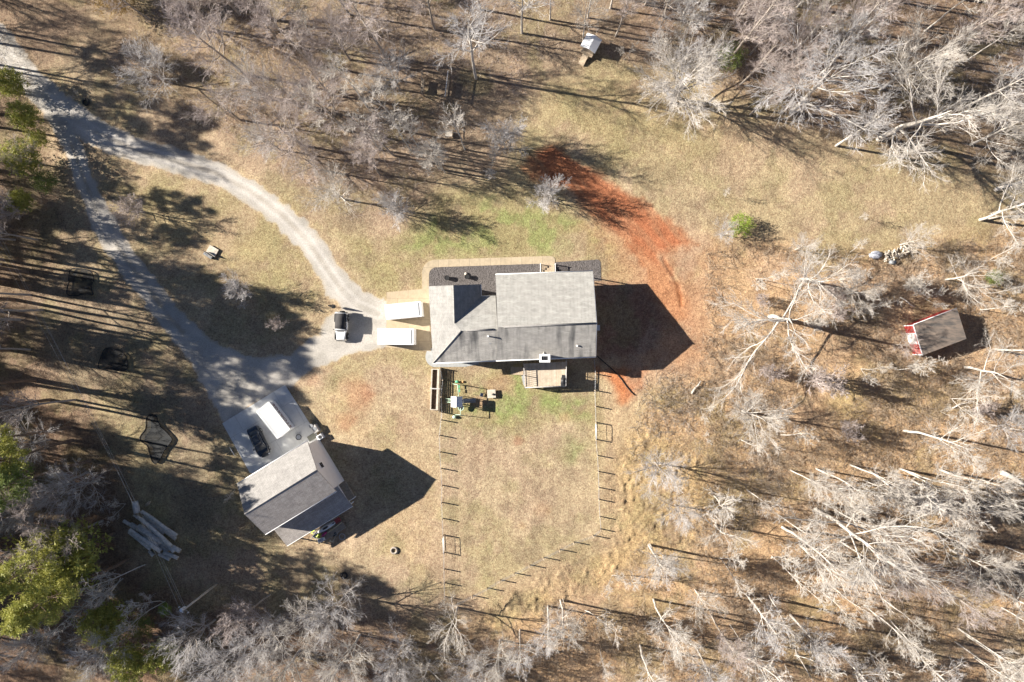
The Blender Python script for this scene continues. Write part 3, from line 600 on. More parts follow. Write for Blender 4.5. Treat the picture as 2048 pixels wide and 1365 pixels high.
# ================================================================= STORAGE CONTAINERS
def container(px, py, ang, l, w, h, label, ribs, grp=None):
    p = W(px, py, h); o = thing('storage_container', label, 'storage container', (p.x, p.y, .06), math.radians(ang), grp)
    MB().box(-l/2, -w/2, .1, l/2, w/2, h-.1).build('body', 'whitemetal', o)
    if ribs:
        b = MB().box(-l/2-.03, -w/2-.03, h-.1, l/2+.03, w/2+.03, h-.04)
        n = 17
        for k in range(n): x = -l/2+.28+(l-.55)*k/(n-1); b.box(x-.07, -w/2+.1, h-.041, x+.07, w/2-.1, h+.05)
        b.build('corrugated_roof', 'whitemetal', o)
        f = MB()
        for s in (-1, 1):
            f.box(-l/2-.05, s*w/2-.07, h-.08, l/2+.05, s*w/2+.07, h+.07); f.box(s*l/2-.1, -w/2+.071, h-.08, s*l/2+.08, w/2-.071, h+.07)
        f.build('roof_frame', 'white', o)
    else:
        b = MB().box(-l/2-.03, -w/2-.03, h-.1, l/2+.03, w/2+.03, h-.02)
        b.build('roof', 'whitemetal', o)
        MB().box(l/2-.36, -w/2+.14, h-.021, l/2-.2, w/2-.14, h+.01).build('door_housing', 'greymetal', o)
    for s in (-1, 1):
        MB().box(-l/2, s*(w/2-.15)-.06, 0, l/2, s*(w/2-.15)+.06, .1).build('skid', 'greymetal', o)
    d = MB()
    for k in range(12): d.box(l/2+.005, -w/2+.15, .25+k*.17, l/2+.025, w/2-.15, .39+k*.17)
    d.build('roll_door', 'white', o)
    return o
container(806.5, 621.5, 5.4, 5.0, 2.1, 2.5, 'smooth white storage container parked askew on the apron, upper of two before the garage', False, 'white containers before the garage')
container(791, 673.5, -.6, 5.05, 2.25, 2.5, 'smooth white storage container set square to the garage, lower of the two', False, 'white containers before the garage')
cn = container(546.6, 841, -51.8, 4.75, 2.2, 2.4, 'white storage container with corrugated roof and dark red lettering on the concrete pad', True)
fc = bpy.data.curves.new('lettering', 'FONT'); fc.body = 'STORAGE'; fc.size = .95; fc.align_x = 'CENTER'; fc.align_y = 'CENTER'; fc.extrude = .008; fc.space_character = 1.05; fc.offset = .012
tmp = bpy.data.objects.new('tmp', fc); COL.objects.link(tmp); dg_ = bpy.context.evaluated_depsgraph_get(); me = bpy.data.meshes.new_from_object(tmp.evaluated_get(dg_)); bpy.data.objects.remove(tmp)
me.materials.clear(); me.materials.append(M['letter']); lt = link('lettering', me, cn); lt.location = (.1, 1.1+.012, 1.45); lt.rotation_euler = (math.radians(90), 0, math.radians(180))

# ================================================================= CARS
def wheel(o, x, y, r, w, rim='metal'):
    t = MB(); t.tube([(x, y-w/2, r), (x, y+w/2, r)], r, 20); wo_ = t.build('wheel', 'black', o)
    MB().tube([(x, y-w/2-.01, r), (x, y+w/2+.01, r)], r*.6, 14).build('rim', rim, wo_)
def rr(hw, z0, z1, x, k=.12, n=4):      # rounded rectangle section in y/z
    pts = []
    for cx, cz, a0 in ((hw-k, z1-k, 0), (-hw+k, z1-k, 90), (-hw+k*.5, z0+k*.5, 180), (hw-k*.5, z0+k*.5, 270)):
        kk = k if a0 < 180 else k*.5
        for i in range(n): a = math.radians(a0+90*i/(n-1)); pts.append((x, cx+kk*math.cos(a), cz+kk*math.sin(a)))
    return pts
p = W(516.5, 884.5, .9); car = thing('car', 'black sedan with silver window trim parked on the concrete pad', 'car', (p.x, p.y, .07), math.radians(-64.5))
secs = []
for x, hw, zt, z0 in ((-2.34, .55, .80, .5), (-2.28, .74, .93, .36), (-2.05, .86, 1.0, .27), (-1.4, .92, 1.01, .22), (-.3, .93, .98, .2), (.9, .93, .95, .2), (1.5, .91, .88, .22), (2.0, .82, .78, .28), (2.28, .62, .68, .36), (2.36, .42, .6, .42)): secs.append(rr(hw, z0, zt, x, .16))
MB().loft(secs).build('body', 'carpaint', car)
cab = []
for x, hw, zt in ((-1.75, .60, 1.02), (-1.2, .63, 1.28), (-.6, .64, 1.42), (0, .64, 1.44), (.45, .64, 1.38), (.8, .66, 1.22), (1.25, .70, .96)): cab.append([(x, hw+.1, .92), (x, hw+.02, zt-.16 if zt > 1.1 else .94), (x, hw-.12, zt), (x, -hw+.12, zt), (x, -hw-.02, zt-.16 if zt > 1.1 else .94), (x, -hw-.1, .92)])
MB().loft(cab).build('greenhouse', 'glass', car)
rfp = [[(x, hw-.06, zt-.02), (x, hw-.14, zt+.025), (x, -hw+.14, zt+.025), (x, -hw+.06, zt-.02)] for x, hw, zt in ((-1.12, .62, 1.3), (-.6, .64, 1.43), (0, .64, 1.45), (.42, .63, 1.39))]
MB().loft(rfp).build('roof_panel', 'carpaint', car)
MB().box(-.85, -.5, 1.4, .2, .5, 1.47).build('sunroof', 'glass', car)
for s in (-1, 1):
    MB().tube([(-1.6, s*.74, .98), (-1.0, s*.72, 1.2), (.3, s*.74, 1.2), (1.0, s*.78, 1.0)], .022, 4).build('window_trim', 'chrome', car)
    MB().cbox(.75, s*1.0, 1.0, .2, .2, .13).build('mirror', 'carpaint', car, bevel=.03)
    MB().blob((2.12, s*.62, .68), .17, .14, .07, 8, 5, 1, 0).build('headlight', 'lens', car); MB().blob((-2.22, s*.6, .85), .1, .18, .06, 8, 5, 1, 0).build('taillight', 'redlens', car)
    for x in (-1.42, 1.42): wheel(car, x, s*.83, .33, .22)
p = W(682.5, 654.5, 1.0); jp = thing('off_road_car', 'white open off-road car with black soft top parked on the gravel turnaround', 'car', (p.x, p.y, .03), math.radians(-92))
MB().loft([rr(hw, .5, zt, x, .08) for x, hw, zt in ((-2.0, .76, 1.15), (-1.9, .8, 1.2), (.25, .8, 1.2), (.45, .78, 1.2))]).build('tub', 'jeeppaint', jp)
MB().loft([rr(hw, .55, zt, x, .1) for x, hw, zt in ((.46, .74, 1.2), (.7, .73, 1.21), (1.6, .6, 1.16), (1.82, .56, 1.1))]).build('hood', 'jeeppaint', jp)
MB().loft([[(x, hw, 1.2), (x, hw-.08, zt), (x, -hw+.08, zt), (x, -hw, 1.2)] for x, hw, zt in ((-1.95, .76, 1.80), (-1.2, .75, 1.86), (-.4, .75, 1.88), (.3, .74, 1.84))]).build('soft_top', 'fabric', jp)
wf = MB().tube([(.55, -.74, 1.2), (.35, -.68, 1.83), (.35, .68, 1.83), (.55, .74, 1.2)], .05, 6).build('windshield_frame', 'jeeppaint', jp)
MB().add([(.54, -.72, 1.22), (.54, .72, 1.22), (.37, .66, 1.8), (.37, -.66, 1.8), (.52, -.72, 1.22), (.52, .72, 1.22), (.35, .66, 1.8), (.35, -.66, 1.8)], [(0, 1, 2, 3), (7, 6, 5, 4), (0, 4, 5, 1), (2, 6, 7, 3)]).build('windshield', 'glass', wf)
MB().tube([(-1.97, -.78, 1.22), (-1.97, -.74, 1.78), (-1.97, .74, 1.78), (-1.97, .78, 1.22)], .045, 6).build('rear_bar', 'jeeppaint', jp)
for s in (-1, 1):
    MB().box(-1.8, s*.79-.03, 1.2, -.7, s*.79+.03, 1.75).build('side_window', 'glass', jp)
    MB().loft([[(x, s*.74, z), (x, s*.93, z-.02), (x, s*.93, z-.08), (x, s*.74, z-.08)] for x, z in ((.75, .75), (.95, 1.0), (1.6, 1.0), (1.85, .8))]).build('fender', 'black', jp)
    MB().loft([[(x, s*.78, z), (x, s*.93, z-.02), (x, s*.93, z-.08), (x, s*.78, z-.08)] for x, z in ((-1.9, .75), (-1.65, 1.0), (-1.05, 1.0), (-.75, .75))]).build('fender', 'black', jp)
    MB().tube([(1.86, s*.36, .9), (1.9, s*.36, .9)], .09, 12).build('headlight', 'lens', jp)
    MB().cbox(.4, s*.95, 1.3, .1, .2, .18).build('mirror', 'dark', jp)
    MB().box(-.62, s*.8-.04, .55, .4, s*.8+.045, 1.22).build('door', 'jeeppaint', jp)
    for x in (-1.32, 1.25): wheel(jp, x, s*.78, .4, .26, 'greymetal')
MB().box(.62, -.5, 1.2, .72, .5, 1.235).build('cowl_vent', 'dark', jp); MB().cbox(1.98, 0, .62, .14, 1.5, .16).build('bumper', 'dark', jp); MB().cbox(-2.12, 0, .6, .12, 1.5, .16).build('bumper', 'dark', jp)
MB().tube([(-2.06, .1, 1.0), (-2.32, .1, 1.0)], .38, 18).build('spare_tyre', 'black', jp)
# dark slim trash figure beside the car: post box
p = W(666, 613); bb = thing('patio_umbrella', 'closed black umbrella on a weighted foot above the white off-road car', 'umbrella', p)
MB().cyl(0, 0, 0, .1, .28, 14).build('base', 'black', bb); MB().cyl(0, 0, .1, 2.3, .03, 8).build('pole', 'dark', bb)
MB().tube([(0, 0, .8), (0, 0, 1.0), (0, 0, 1.5), (0, 0, 2.1), (0, 0, 2.35)], [.1, .2, .17, .09, .02], 8).build('canopy', 'dark', bb)

# ================================================================= THINGS ROUND THE BARN
def bin_(px, py, s, nm, label, cat, rz=0, h=.8, m='ac'):
    p = W(px, py, 0); o = thing(nm, label, cat, (p.x, p.y, .03), rz)
    return o
p = W(633, 857); o = thing('air_conditioner', 'larger tan air conditioner beside the pad edge above the barn corner', 'air conditioner', p, BROT+1.57)
MB().box(-.55, -.4, .05, .55, .4, .85).build('case', 'ac', o, bevel=.06); MB().cyl(-.0, 0, .85, .88, .3, 16).build('fan_grille', 'greymetal', o); MB().box(-.6, -.45, 0, .6, .45, .05).build('base', 'slab', o)
p = W(626, 851); o = thing('trash_can', 'round green-grey trash can next to the tan air conditioner', 'trash can', p)
MB().cyl(0, 0, 0, .85, .26, 14, .3).build('bin', 'greymetal', o); MB().cyl(0, 0, .85, .92, .32, 14, .28).build('lid', 'greymetal', o)
p = W(640, 876); o = thing('air_conditioner', 'white metal air conditioner with round fan at the barn wall corner', 'air conditioner', (p.x+.2, p.y+.2, 0), BROT)
MB().box(-.42, -.35, .05, .42, .35, .8).build('case', 'whitemetal', o, bevel=.05); MB().cyl(0.05, 0, .8, .83, .27, 16).build('fan_grille', 'dark', o); MB().box(-.5, -.42, 0, .5, .42, .05).build('base', 'slab', o)
p = W(624.5, 874.5); o = MB().box(-.65, -.42, 0, .65, .42, .03).build('doormat', mat('mat', (.22, .22, .18), .9, var=.15), None, (p.x, p.y, .075)); o.rotation_euler.z = BROT; tag(o, 'grey-green doormat on the concrete by the barn corner', 'doormat')
p = W(598, 874.5, .4); o = thing('fire_pit', 'round metal fire pit with dark rim on the concrete pad', 'fire pit', (p.x, p.y, .07))
MB().ring((0, 0, .5), .38, .06, 24).build('rim', 'dark', o); MB().loft([[(r*math.cos(a), r*math.sin(a), z_) for a in [2*math.pi*i/20 for i in range(20)]] for r, z_ in ((.2, .2), (.32, .3), (.38, .5))]).build('bowl', 'metal', o)
for k in range(3): a = 2.1*k; MB().tube([(.3*math.cos(a), .3*math.sin(a), .35), (.36*math.cos(a), .36*math.sin(a), 0)], .02, 5).build('leg', 'dark', o)
p = W(468, 903); o = thing('gate_frame', 'small white pipe frame leaning at the left edge of the pad', 'frame', (p.x, p.y, 0), math.radians(-58))
MB().tube([(-.75, 0, .02), (-.75, 0, .55), (.75, 0, .55), (.75, 0, .02)], .035, 6).build('frame', 'white', o); MB().tube([(-.1, 0, .3), (-.1, -1.1, .15)], .09, 8).build('downpipe', 'dark', o)
# utility trailer packed with gear under the lean-to edge
tr0 = W(660, 1058); tr = thing('utility_trailer', 'low open utility trailer loaded with gear below the dark lean-to', 'trailer', (tr0.x, tr0.y, 0), BROT)
MB().box(-2.3, -.95, .42, 2.3, .95, .5).build('bed', 'wood', tr)
s_ = MB()
for y in (-.95, .95): s_.tube([(-2.3, y, .5), (-2.3, y, .95), (2.3, y, .95), (2.3, y, .5)], .035, 5)
s_.build('side_rail', 'greymetal', tr); MB().tube([(-2.3, -.5, .42), (-3.3, 0, .4), (-2.3, .5, .42)], .05, 5).build('tongue', 'greymetal', tr)
for s in (-1, 1): wheel(tr, .3, s*1.08, .33, .2)
def onT(dx, dy, z_): q = Matrix.Rotation(BROT, 3, 'Z') @ Vector((dx, dy, 0)); return (tr0.x+q.x, tr0.y+q.y, z_)
o = thing('kayak', 'long white kayak with dark cockpit lying on the loaded trailer', 'kayak', onT(.05, .5, .53), BROT)
MB().loft([[(x, r*math.cos(a), .18+.17*math.sin(a)*k_) for a in [2*math.pi*i/12 for i in range(12)]] for x, r, k_ in ((-1.9, .04, .3), (-1.4, .22, .8), (-.6, .33, 1), (.3, .35, 1), (1.2, .24, .9), (1.8, .04, .3))]).build('hull', 'whitemetal', o)
MB().blob((-.2, 0, .34), .5, .17, .03, 14, 5, 1, 0).build('cockpit', 'dark', o); MB().blob((1.1, 0, .3), .22, .09, .06, 10, 5, 1, 0).build('hatch', 'dark', o)
o = thing('cooler', 'white and grey ice cooler on the lower left end of the trailer', 'cooler', onT(-1.6, -.65, .53), BROT-.2)
MB().box(-.5, -.25, 0, .5, .25, .42).build('box', 'whitemetal', o, bevel=.03); MB().box(-.3, -.15, .42, .3, .15, .46).build('lid_panel', 'tarp', o)
o = thing('kick_scooter', 'magenta toy ride-on lying between the white boxes on the trailer', 'toy', onT(-.8, -.15, .53), BROT+.2)
MB().blob((0, 0, .25), .5, .2, .22, 10, 6, 3, .15).build('body', 'magenta', o)
for x in (-.35, .35): MB().tube([(x, -.25, .14), (x, -.15, .14)], .14, 10).build('wheel', 'black', o)
o = thing('plastic_crate', 'pale blue-grey plastic crate at the left end of the trailer', 'crate', onT(-1.95, .3, .53), BROT+.3)
MB().box(-.4, -.3, 0, .4, .3, .06).box(-.4, -.3, .06, -.36, .3, .4).box(.36, -.3, .06, .4, .3, .4).box(-.36, -.3, .06, .36, -.26, .4).box(-.36, .26, .06, .36, .3, .4).build('box', 'tarp', o)
o = thing('folded_tarp', 'olive tan rolled tarp lying along the middle of the trailer', 'tarp', onT(.9, -.1, .66), BROT+.1); MB().tube([(-1.5, 0, 0), (-.5, .03, .03), (.6, -.02, .02), (1.3, 0, 0)], [.13, .17, .15, .1], 8).tube([(-1.2, .35, 0), (0, .3, .03), (1.1, .36, .02)], [.1, .13, .1], 8).build('roll', 'tan', o)
o = thing('storage_tub', 'red-brown tub at the upper right end of the trailer', 'tub', onT(1.9, .55, .53), BROT); MB().loft([rr(.3, 0, .4, x, .06) for x in (-.35, .35)]).build('tub', 'red', o); MB().box(-.38, -.33, .4, .38, .33, .44).build('lid', 'red', o)
o = thing('lawn_mower', 'grey push lawn mower standing at the lower side of the trailer', 'lawn mower', onT(.5, -.95, 0), BROT+.6)
MB().box(-.35, -.28, .15, .35, .28, .4).build('deck', 'greymetal', o, bevel=.08); MB().blob((0, 0, .5), .2, .2, .14).build('engine', 'dark', o); MB().tube([(-.3, -.22, .35), (-1.1, -.22, .95), (-1.1, .22, .95), (-.3, .22, .35)], .02, 5).build('handle', 'metal', o)
for x in (-.3, .3):
    for s in (-1, 1): wheel(o, x, s*.3, .12, .06)
p = W(684.5, 1073.5); o = MB().ring((0, 0, .08), .42, .045, 24).build('hoop', 'metal', None, p); tag(o, 'pale metal hoop lying on the shaded grass below the trailer', 'hoop')
p = W(634, 1066); o = thing('toy_slide', 'yellow-green plastic slide poking out under the lean-to gutter', 'slide', (p.x, p.y, 0), BROT-.9)
MB().loft([[(x, -.3, z_+.14), (x, -.22, z_), (x, .22, z_), (x, .3, z_+.14), (x, .3, z_-.05), (x, -.3, z_-.05)] for x, z_ in ((-.8, .08), (-.4, .15), (.3, .7), (.7, .85))]).build('chute', 'yellow', o)
MB().box(.6, -.3, 0, .68, .3, .9).build('ladder', 'yellow', o)

# ================================================================= BACK YARD
p = W(870.5, 779); o = thing('raised_bed', 'long wooden raised garden bed with a crossbar beside the left fence', 'garden bed', p, math.radians(-2.2))
Lb, Wb = 5.9, 1.15; hb = .55
MB().box(-Wb/2, -Lb/2, 0, -Wb/2+.14, Lb/2, hb).box(Wb/2-.3, -Lb/2, 0, Wb/2, Lb/2, hb).box(-Wb/2+.14, -Lb/2, 0, Wb/2-.3, -Lb/2+.1, hb).box(-Wb/2+.14, Lb/2-.1, 0, Wb/2-.3, Lb/2, hb).build('frame', 'stone', o)
MB().box(-Wb/2-.1, .05, hb+.01, Wb/2+.35, .2, hb+.07).build('crossbar', 'deckrail', o); MB().box(-Wb/2+.15, -Lb/2+.11, 0, Wb/2-.31, Lb/2-.11, .08).build('soil', 'soil', o)
p = W(881, 781); o = thing('trellis_panel', 'dark open wooden trellis running between the garden bed and the yard', 'trellis', p, math.radians(-2.2))
t = MB()
for k in range(5): t.cbox(0, -3.1+k*1.55, .5, .09, .09, 1.0)
for z_ in (.15, .3, .45, .6, .75, .93): t.box(-.025, -3.15, z_-.055, .025, 3.15, z_+.055)
t.build('slats', 'wood', o)
# swing set with play tower
ps = W(917, 801); o = thing('playset', 'backyard playset with white canopy, ladder, grey slide and swing beam', 'playset', ps, 0)
def S(px, py, h): return W(px, py, h)-ps
T = [(-.62, -.6), (.62, -.6), (.62, .6), (-.62, .6)]
for (x, y) in T: MB().cbox(x, y, 1.2, .09, .09, 2.4).build('tower_post', 'deckrail', o)
MB().box(-.66, -.64, 1.2, .66, .64, 1.26).build('platform', 'woodpale', o)
MB().add([(-.8, -.75, 2.3), (.8, -.75, 2.3), (.8, .75, 2.3), (-.8, .75, 2.3), (0, -.75, 2.85), (0, .75, 2.85), (-.8, -.75, 2.24), (.8, -.75, 2.24), (.8, .75, 2.24), (-.8, .75, 2.24)], [(0, 4, 5, 3), (4, 1, 2, 5), (0, 1, 4), (2, 3, 5), (6, 9, 8, 7), (0, 6, 7, 1), (2, 8, 9, 3), (0, 3, 9, 6), (1, 7, 8, 2)]).build('canopy', 'whitemetal', o)
ld = MB()
for s in (-.25, .25): ld.tube([(-.62, s, 1.25), (-1.95, s, 0)], .035, 6)
for k in range(6): f_ = (k+.7)/6.5; ld.tube([(-.62-1.33*f_, -.25, 1.25*(1-f_)), (-.62-1.33*f_, .25, 1.25*(1-f_))], .03, 5)
ld.build('ladder', 'palegreen', o)
MB().loft([[(x, -.32, z_+.16), (x, -.26, z_), (x, .26, z_), (x, .32, z_+.16), (x, .32, z_-.05), (x, -.32, z_-.05)] for x, z_ in ((.62, 1.25), (.9, 1.15), (1.8, .45), (2.2, .2), (2.5, .16))]).build('slide', 'greymetal', o)
sb = MB(); A = S(917, 790, 2.1); Bn = S(915, 770, 2.1); sb.tube([A, Bn], .05, 6); sb.tube([Bn, S(905, 768, 0)], .04, 6); sb.tube([Bn, S(926, 770, 0)], .04, 6)
A2 = S(921, 812, 2.1); B2 = S(921, 830, 2.1); sb.tube([A2, B2], .05, 6); sb.tube([B2, S(909, 830, 0)], .04, 6); sb.tube([B2, S(931, 832, 0)], .04, 6); sb.tube([S(917, 800, 2.1), A], .05, 6); sb.tube([S(918, 803, 2.1), A2], .05, 6)
sb.build('swing_beam', 'palegreen', o)
for t_ in (.35, .75):
    q = A+(Bn-A)*t_; sw = MB().tube([q+Vector((-.0, .2, 0)), (q.x, q.y+.2, .5)], .012, 4).tube([q+Vector((0, -.2, 0)), (q.x, q.y-.2, .5)], .012, 4).build('swing_chain', 'metal', o); MB().box(q.x-.1, q.y-.24, .46, q.x+.1, q.y+.24, .5).build('swing_seat', 'green', sw)
q = S(922, 816, .75); MB().ring(q, .38, .05, 20).build('hoop', 'palegreen', o); MB().cyl(q.x, q.y, q.z-.03, q.z+.01, .34, 16).build('disc_swing', 'dark', o)
q = S(914, 764, .3); MB().blob(q, .3, .2, .15, 10, 6, 4, .1).build('climbing_seat', 'green', o)
p = W(909, 834); o = MB().blob((0, 0, .25), .28, .26, .27, 12, 7, 2, .05).build('ball', 'palegreen', None, p); tag(o, 'pale green ball on the lawn below the playset', 'ball')
p = W(926, 764); o = MB().blob((0, 0, .12), .16, .16, .14).build('ball', mat('orange_plastic', (.6, .3, .12), .5), None, p); tag(o, 'small orange ball beside the green playset seat', 'ball')
p = W(983.5, 787.5); o = thing('stone_table', 'low square pale stone table with a dark lump on the back lawn', 'table', p, .05)
MB().box(-.6, -.6, .38, .6, .6, .48).build('top', 'stone', o, bevel=.03); MB().box(-.35, -.35, 0, .35, .35, .38).build('base', 'stone', o); MB().blob((.25, -.1, .55), .22, .15, .12, 8, 5, 3, .2).build('planter', 'dark', o)
p = W(964, 790); o = thing('toy_chair', 'small silver chair standing left of the square stone table', 'chair', p, 1.3)
MB().box(-.25, -.2, .3, .25, .2, .35).build('seat', 'metal', o); MB().box(-.25, .18, .35, .25, .23, .8).build('backrest', 'metal', o)
for x in (-.22, .22):
    for y in (-.17, .17): MB().cyl(x, y, 0, .3, .02, 6).build('leg', 'metal', o)
# drain pipe
pts = [(1194, 712), (1205, 722), (1220, 735), (1233, 747), (1244, 760), (1252, 772), (1262, 784), (1270, 791)]
o = MB().tube([W(x, y, .09) for x, y in pts], .07, 7).build('drain_hose', 'black', None); tag(o, 'black corrugated drain hose snaking over red clay from the house corner', 'hose')
# pots and shrub in the mulch
for (x, y, lab) in ((895, 557, 'dark round pot on black mulch, left of the two by the path'), (935, 554.5, 'dark pot with a pale stone beside it, right of the two on black mulch')):
    p = W(x, y); o = thing('plant_pot', lab, 'plant pot', (p.x, p.y, .04)); MB().cyl(0, 0, 0, .62, .24, 14, .34).build('pot', 'black', o); MB().ring((0, 0, .62), .33, .04, 16).build('rim', 'black', o); MB().cyl(0, 0, .55, .58, .3, 12).build('soil', 'soil', o)
p = W(932, 549); o = MB().blob((0, 0, .15), .22, .28, .2, 10, 6, 5, .15).build('rock', 'stone', None, (p.x, p.y, .04)); tag(o, 'pale rock touching the right pot on the mulch bed', 'rock')

# ================================================================= FENCES AND GATES
def fence(name_label, pts, gaps=(), hp=1.25, cat='fence'):
    p0 = W(*pts[0]); o = thing('wire_fence', name_label, cat, p0)
    Q_ = [W(*p)-p0 for p in pts]
    pm = MB().cyl(0, 0, 0, hp, .085, 7).build('post', 'woodpale', o, (Q_[0].x, Q_[0].y, 0))
    for q in Q_[1:]:
        c = pm.copy(); COL.objects.link(c); c.parent = o; c.location = (q.x, q.y, 0)
    w = MB(); s_ = MB()
    for i in range(len(Q_)-1):
        if i in gaps: w.build('wire_mesh', 'metal', o); w = MB(); continue
        for z_ in (.12, .35, .58, .8, 1.0, 1.15): w.tube([(Q_[i].x, Q_[i].y, z_), (Q_[i+1].x, Q_[i+1].y, z_)], .006, 3, False)
        n = int((Q_[i+1]-Q_[i]).length/.3)
        for k in range(n): q = Q_[i]+(Q_[i+1]-Q_[i])*k/n; w.tube([(q.x, q.y, .1), (q.x, q.y, 1.15)], .004, 3, False)
    w.build('wire_mesh', 'metal', o)
LF = [(882, 737), (887, 760), (884, 793), (885, 825), (883, 840), (880, 871), (881, 904), (883, 937), (885, 971), (884, 1005), (886, 1037), (887, 1070), (889, 1105), (889, 1138), (890, 1166), (890, 1193)]
RF = [(1188, 720), (1190, 748), (1189, 781), (1190, 813), (1191, 845), (1191, 879), (1194, 911), (1196, 943), (1197, 975), (1197, 999), (1199, 1033), (1201, 1058)]
BF = [(1201, 1058), (1186, 1071), (1147, 1084), (1119, 1099), (1087, 1115), (1059, 1130), (1029, 1146), (1000, 1160), (974, 1176), (945, 1191), (912, 1207), (890, 1193)]
fence('wire fence on wooden posts along the left side of the back yard', LF, (11,)); fence('wire fence on wooden posts along the right side of the back yard', RF, (4,)); fence('wire fence on wooden posts slanting along the bottom of the back yard', BF[:-1])
def gate(a, b, label):
    A = W(*a); B = W(*b); d = B-A; o = thing('metal_gate', label, 'gate', A, math.atan2(d.y, d.x)); L = d.length
    MB().tube([(.08, 0, .1), (.08, 0, 1.25), (L-.08, 0, 1.25), (L-.08, 0, .1), (.08, 0, .1)], .035, 6).build('frame', 'whitemetal', o)
    MB().tube([(.1, 0, .85), (L-.1, 0, .85)], .022, 5).tube([(L/2, 0, .1), (L/2, 0, 1.25)], .022, 5).build('rail', 'whitemetal', o)
gate((887.5, 1071), (889, 1104), 'pale metal gate in the left yard fence'); gate((1191, 846), (1191.5, 878), 'pale metal gate in the right yard fence')

# ================================================================= LOG PILE
LP = [((247, 1042), (322, 1089), .20), ((270, 1003), (274, 1026), .34), ((283, 1023), (354, 1072), .2), ((288, 1033), (330, 1066), .24), ((268, 1030), (312, 1058), .18), ((280, 1037), (343, 1093), .2), ((276, 1054), (325, 1083), .38), ((259, 1060), (322, 1103), .24), ((258, 1064), (302, 1099), .2), ((300, 1041), (352, 1079), .18), ((302, 1066), (346, 1100), .22), ((320, 1082), (361, 1103), .24), ((316, 1087), (338, 1103), .26), ((318, 1108), (340, 1119), .22), ((327, 1105), (356, 1117), .2), ((298, 1102), (307, 1112), .18), ((290, 1073), (318, 1092), .2), ((335, 1090), (349, 1104), .24), ((262, 1048), (290, 1066), .22)]
LLAB = ['longest slender log at the upper left of the log pile', 'short thick log lying crosswise at the top of the log pile', 'long log on the upper right edge of the pile', 'grey log second from the upper right edge of the pile', 'half-hidden log near the upper end of the pile', 'pale crooked log on top, right of the thickest log', 'thickest spotted log in the middle of the pile', 'long log left of the thickest log', 'outer left log of the pile', 'thin log under the upper right edge', 'short log just below the thickest log', 'log sticking out at the lower right of the pile', 'stub between the lower ends of two long logs', 'pale log end at the very bottom of the pile', 'dark log at the bottom right of the pile', 'tiny stub at the lower left of the pile', 'log half under the long left logs', 'round-ended log on the lower right', 'log beneath the upper left of the pile']
for i, ((a, b, r), lab) in enumerate(zip(LP, LLAB)):
    z_ = .25+.28*(i % 3)+(.35 if i in (5, 6, 7) else 0); z_ = max(z_, r); A = W(*a, z_); B = W(*b, z_); m_ = (A+B)/2; d = (B-A)/2; rn = random.Random(i); r *= 1.35
    o = thing('log', lab, 'log', m_, 0, 'logs in the grey log pile')
    MB().tube([-d, -d*.4+Vector((rn.uniform(-.05, .05), rn.uniform(-.05, .05), 0)), d*.3+Vector((rn.uniform(-.05, .05), rn.uniform(-.05, .05), 0)), d], [r*.9, r*.97, r*1.02, r], 10).build('bark', 'log', o)
    e_ = d.normalized()*.008; MB().tube([d, d+e_], r*.88, 10).tube([-d-e_, -d], r*.78, 10).build('cut_end', 'logend', o)
p = W(296, 1008); o = MB().blob((0, 0, .12), .55, .22, .18, 10, 6, 6, .3).build('stump', 'woodpale', None, p); o.rotation_euler.z = .6; tag(o, 'split pale stump right of the crosswise log', 'stump')

# ================================================================= UTILITY POLE AND LINES
pb = W(433, 1169); pt_ = W(366, 1221, 9.4); po = thing('utility_pole', 'wooden utility pole with a white transformer at its top, near the log pile', 'utility pole', pb)
MB().tube([(0, 0, 0), (pt_-pb)*.5, (pt_-pb)], [.17, .15, .12], 10).build('pole', 'stone', po); q = pt_-pb
MB().cyl(q.x-.3, q.y-.05, q.z-1.0, q.z-.1, .24, 12).build('transformer', 'whitemetal', po); MB().tube([q+Vector((-.7, .4, -.3)), q+Vector((.7, -.4, -.3))], .06, 5).build('crossarm', 'wood', po)
for d_ in ((-.6, .35), (.6, -.35), (-.1, -.3)): MB().cyl(q.x+d_[0], q.y+d_[1], q.z-.25, q.z, .05, 8).build('insulator', 'white', po)
for (e0, e1, lab) in (((-.6, .35), (10, 500), 'power line from the utility pole, lower-left wire'), ((.6, -.35), (75, 640), 'power line from the utility pole, upper-right wire of the close pair'), ((.3, -.2), (66, 642), 'power line from the utility pole, lower wire of the close pair')):
    a_ = pt_+Vector((e0[0], e0[1], -.1)); far = W(e1[0], e1[1], 9.0); d_ = far-a_; far = a_+d_*(1.45 if e1[0] > 20 else 1.15)
    pts = [a_+(far-a_)*t+Vector((0, 0, -1.1*4*t*(1-t))) for t in [k/16 for k in range(17)]]
    o = MB().tube(pts, .012, 4).build('power_line', 'metal'); tag(o, lab, 'power line', 'wires from the utility pole')

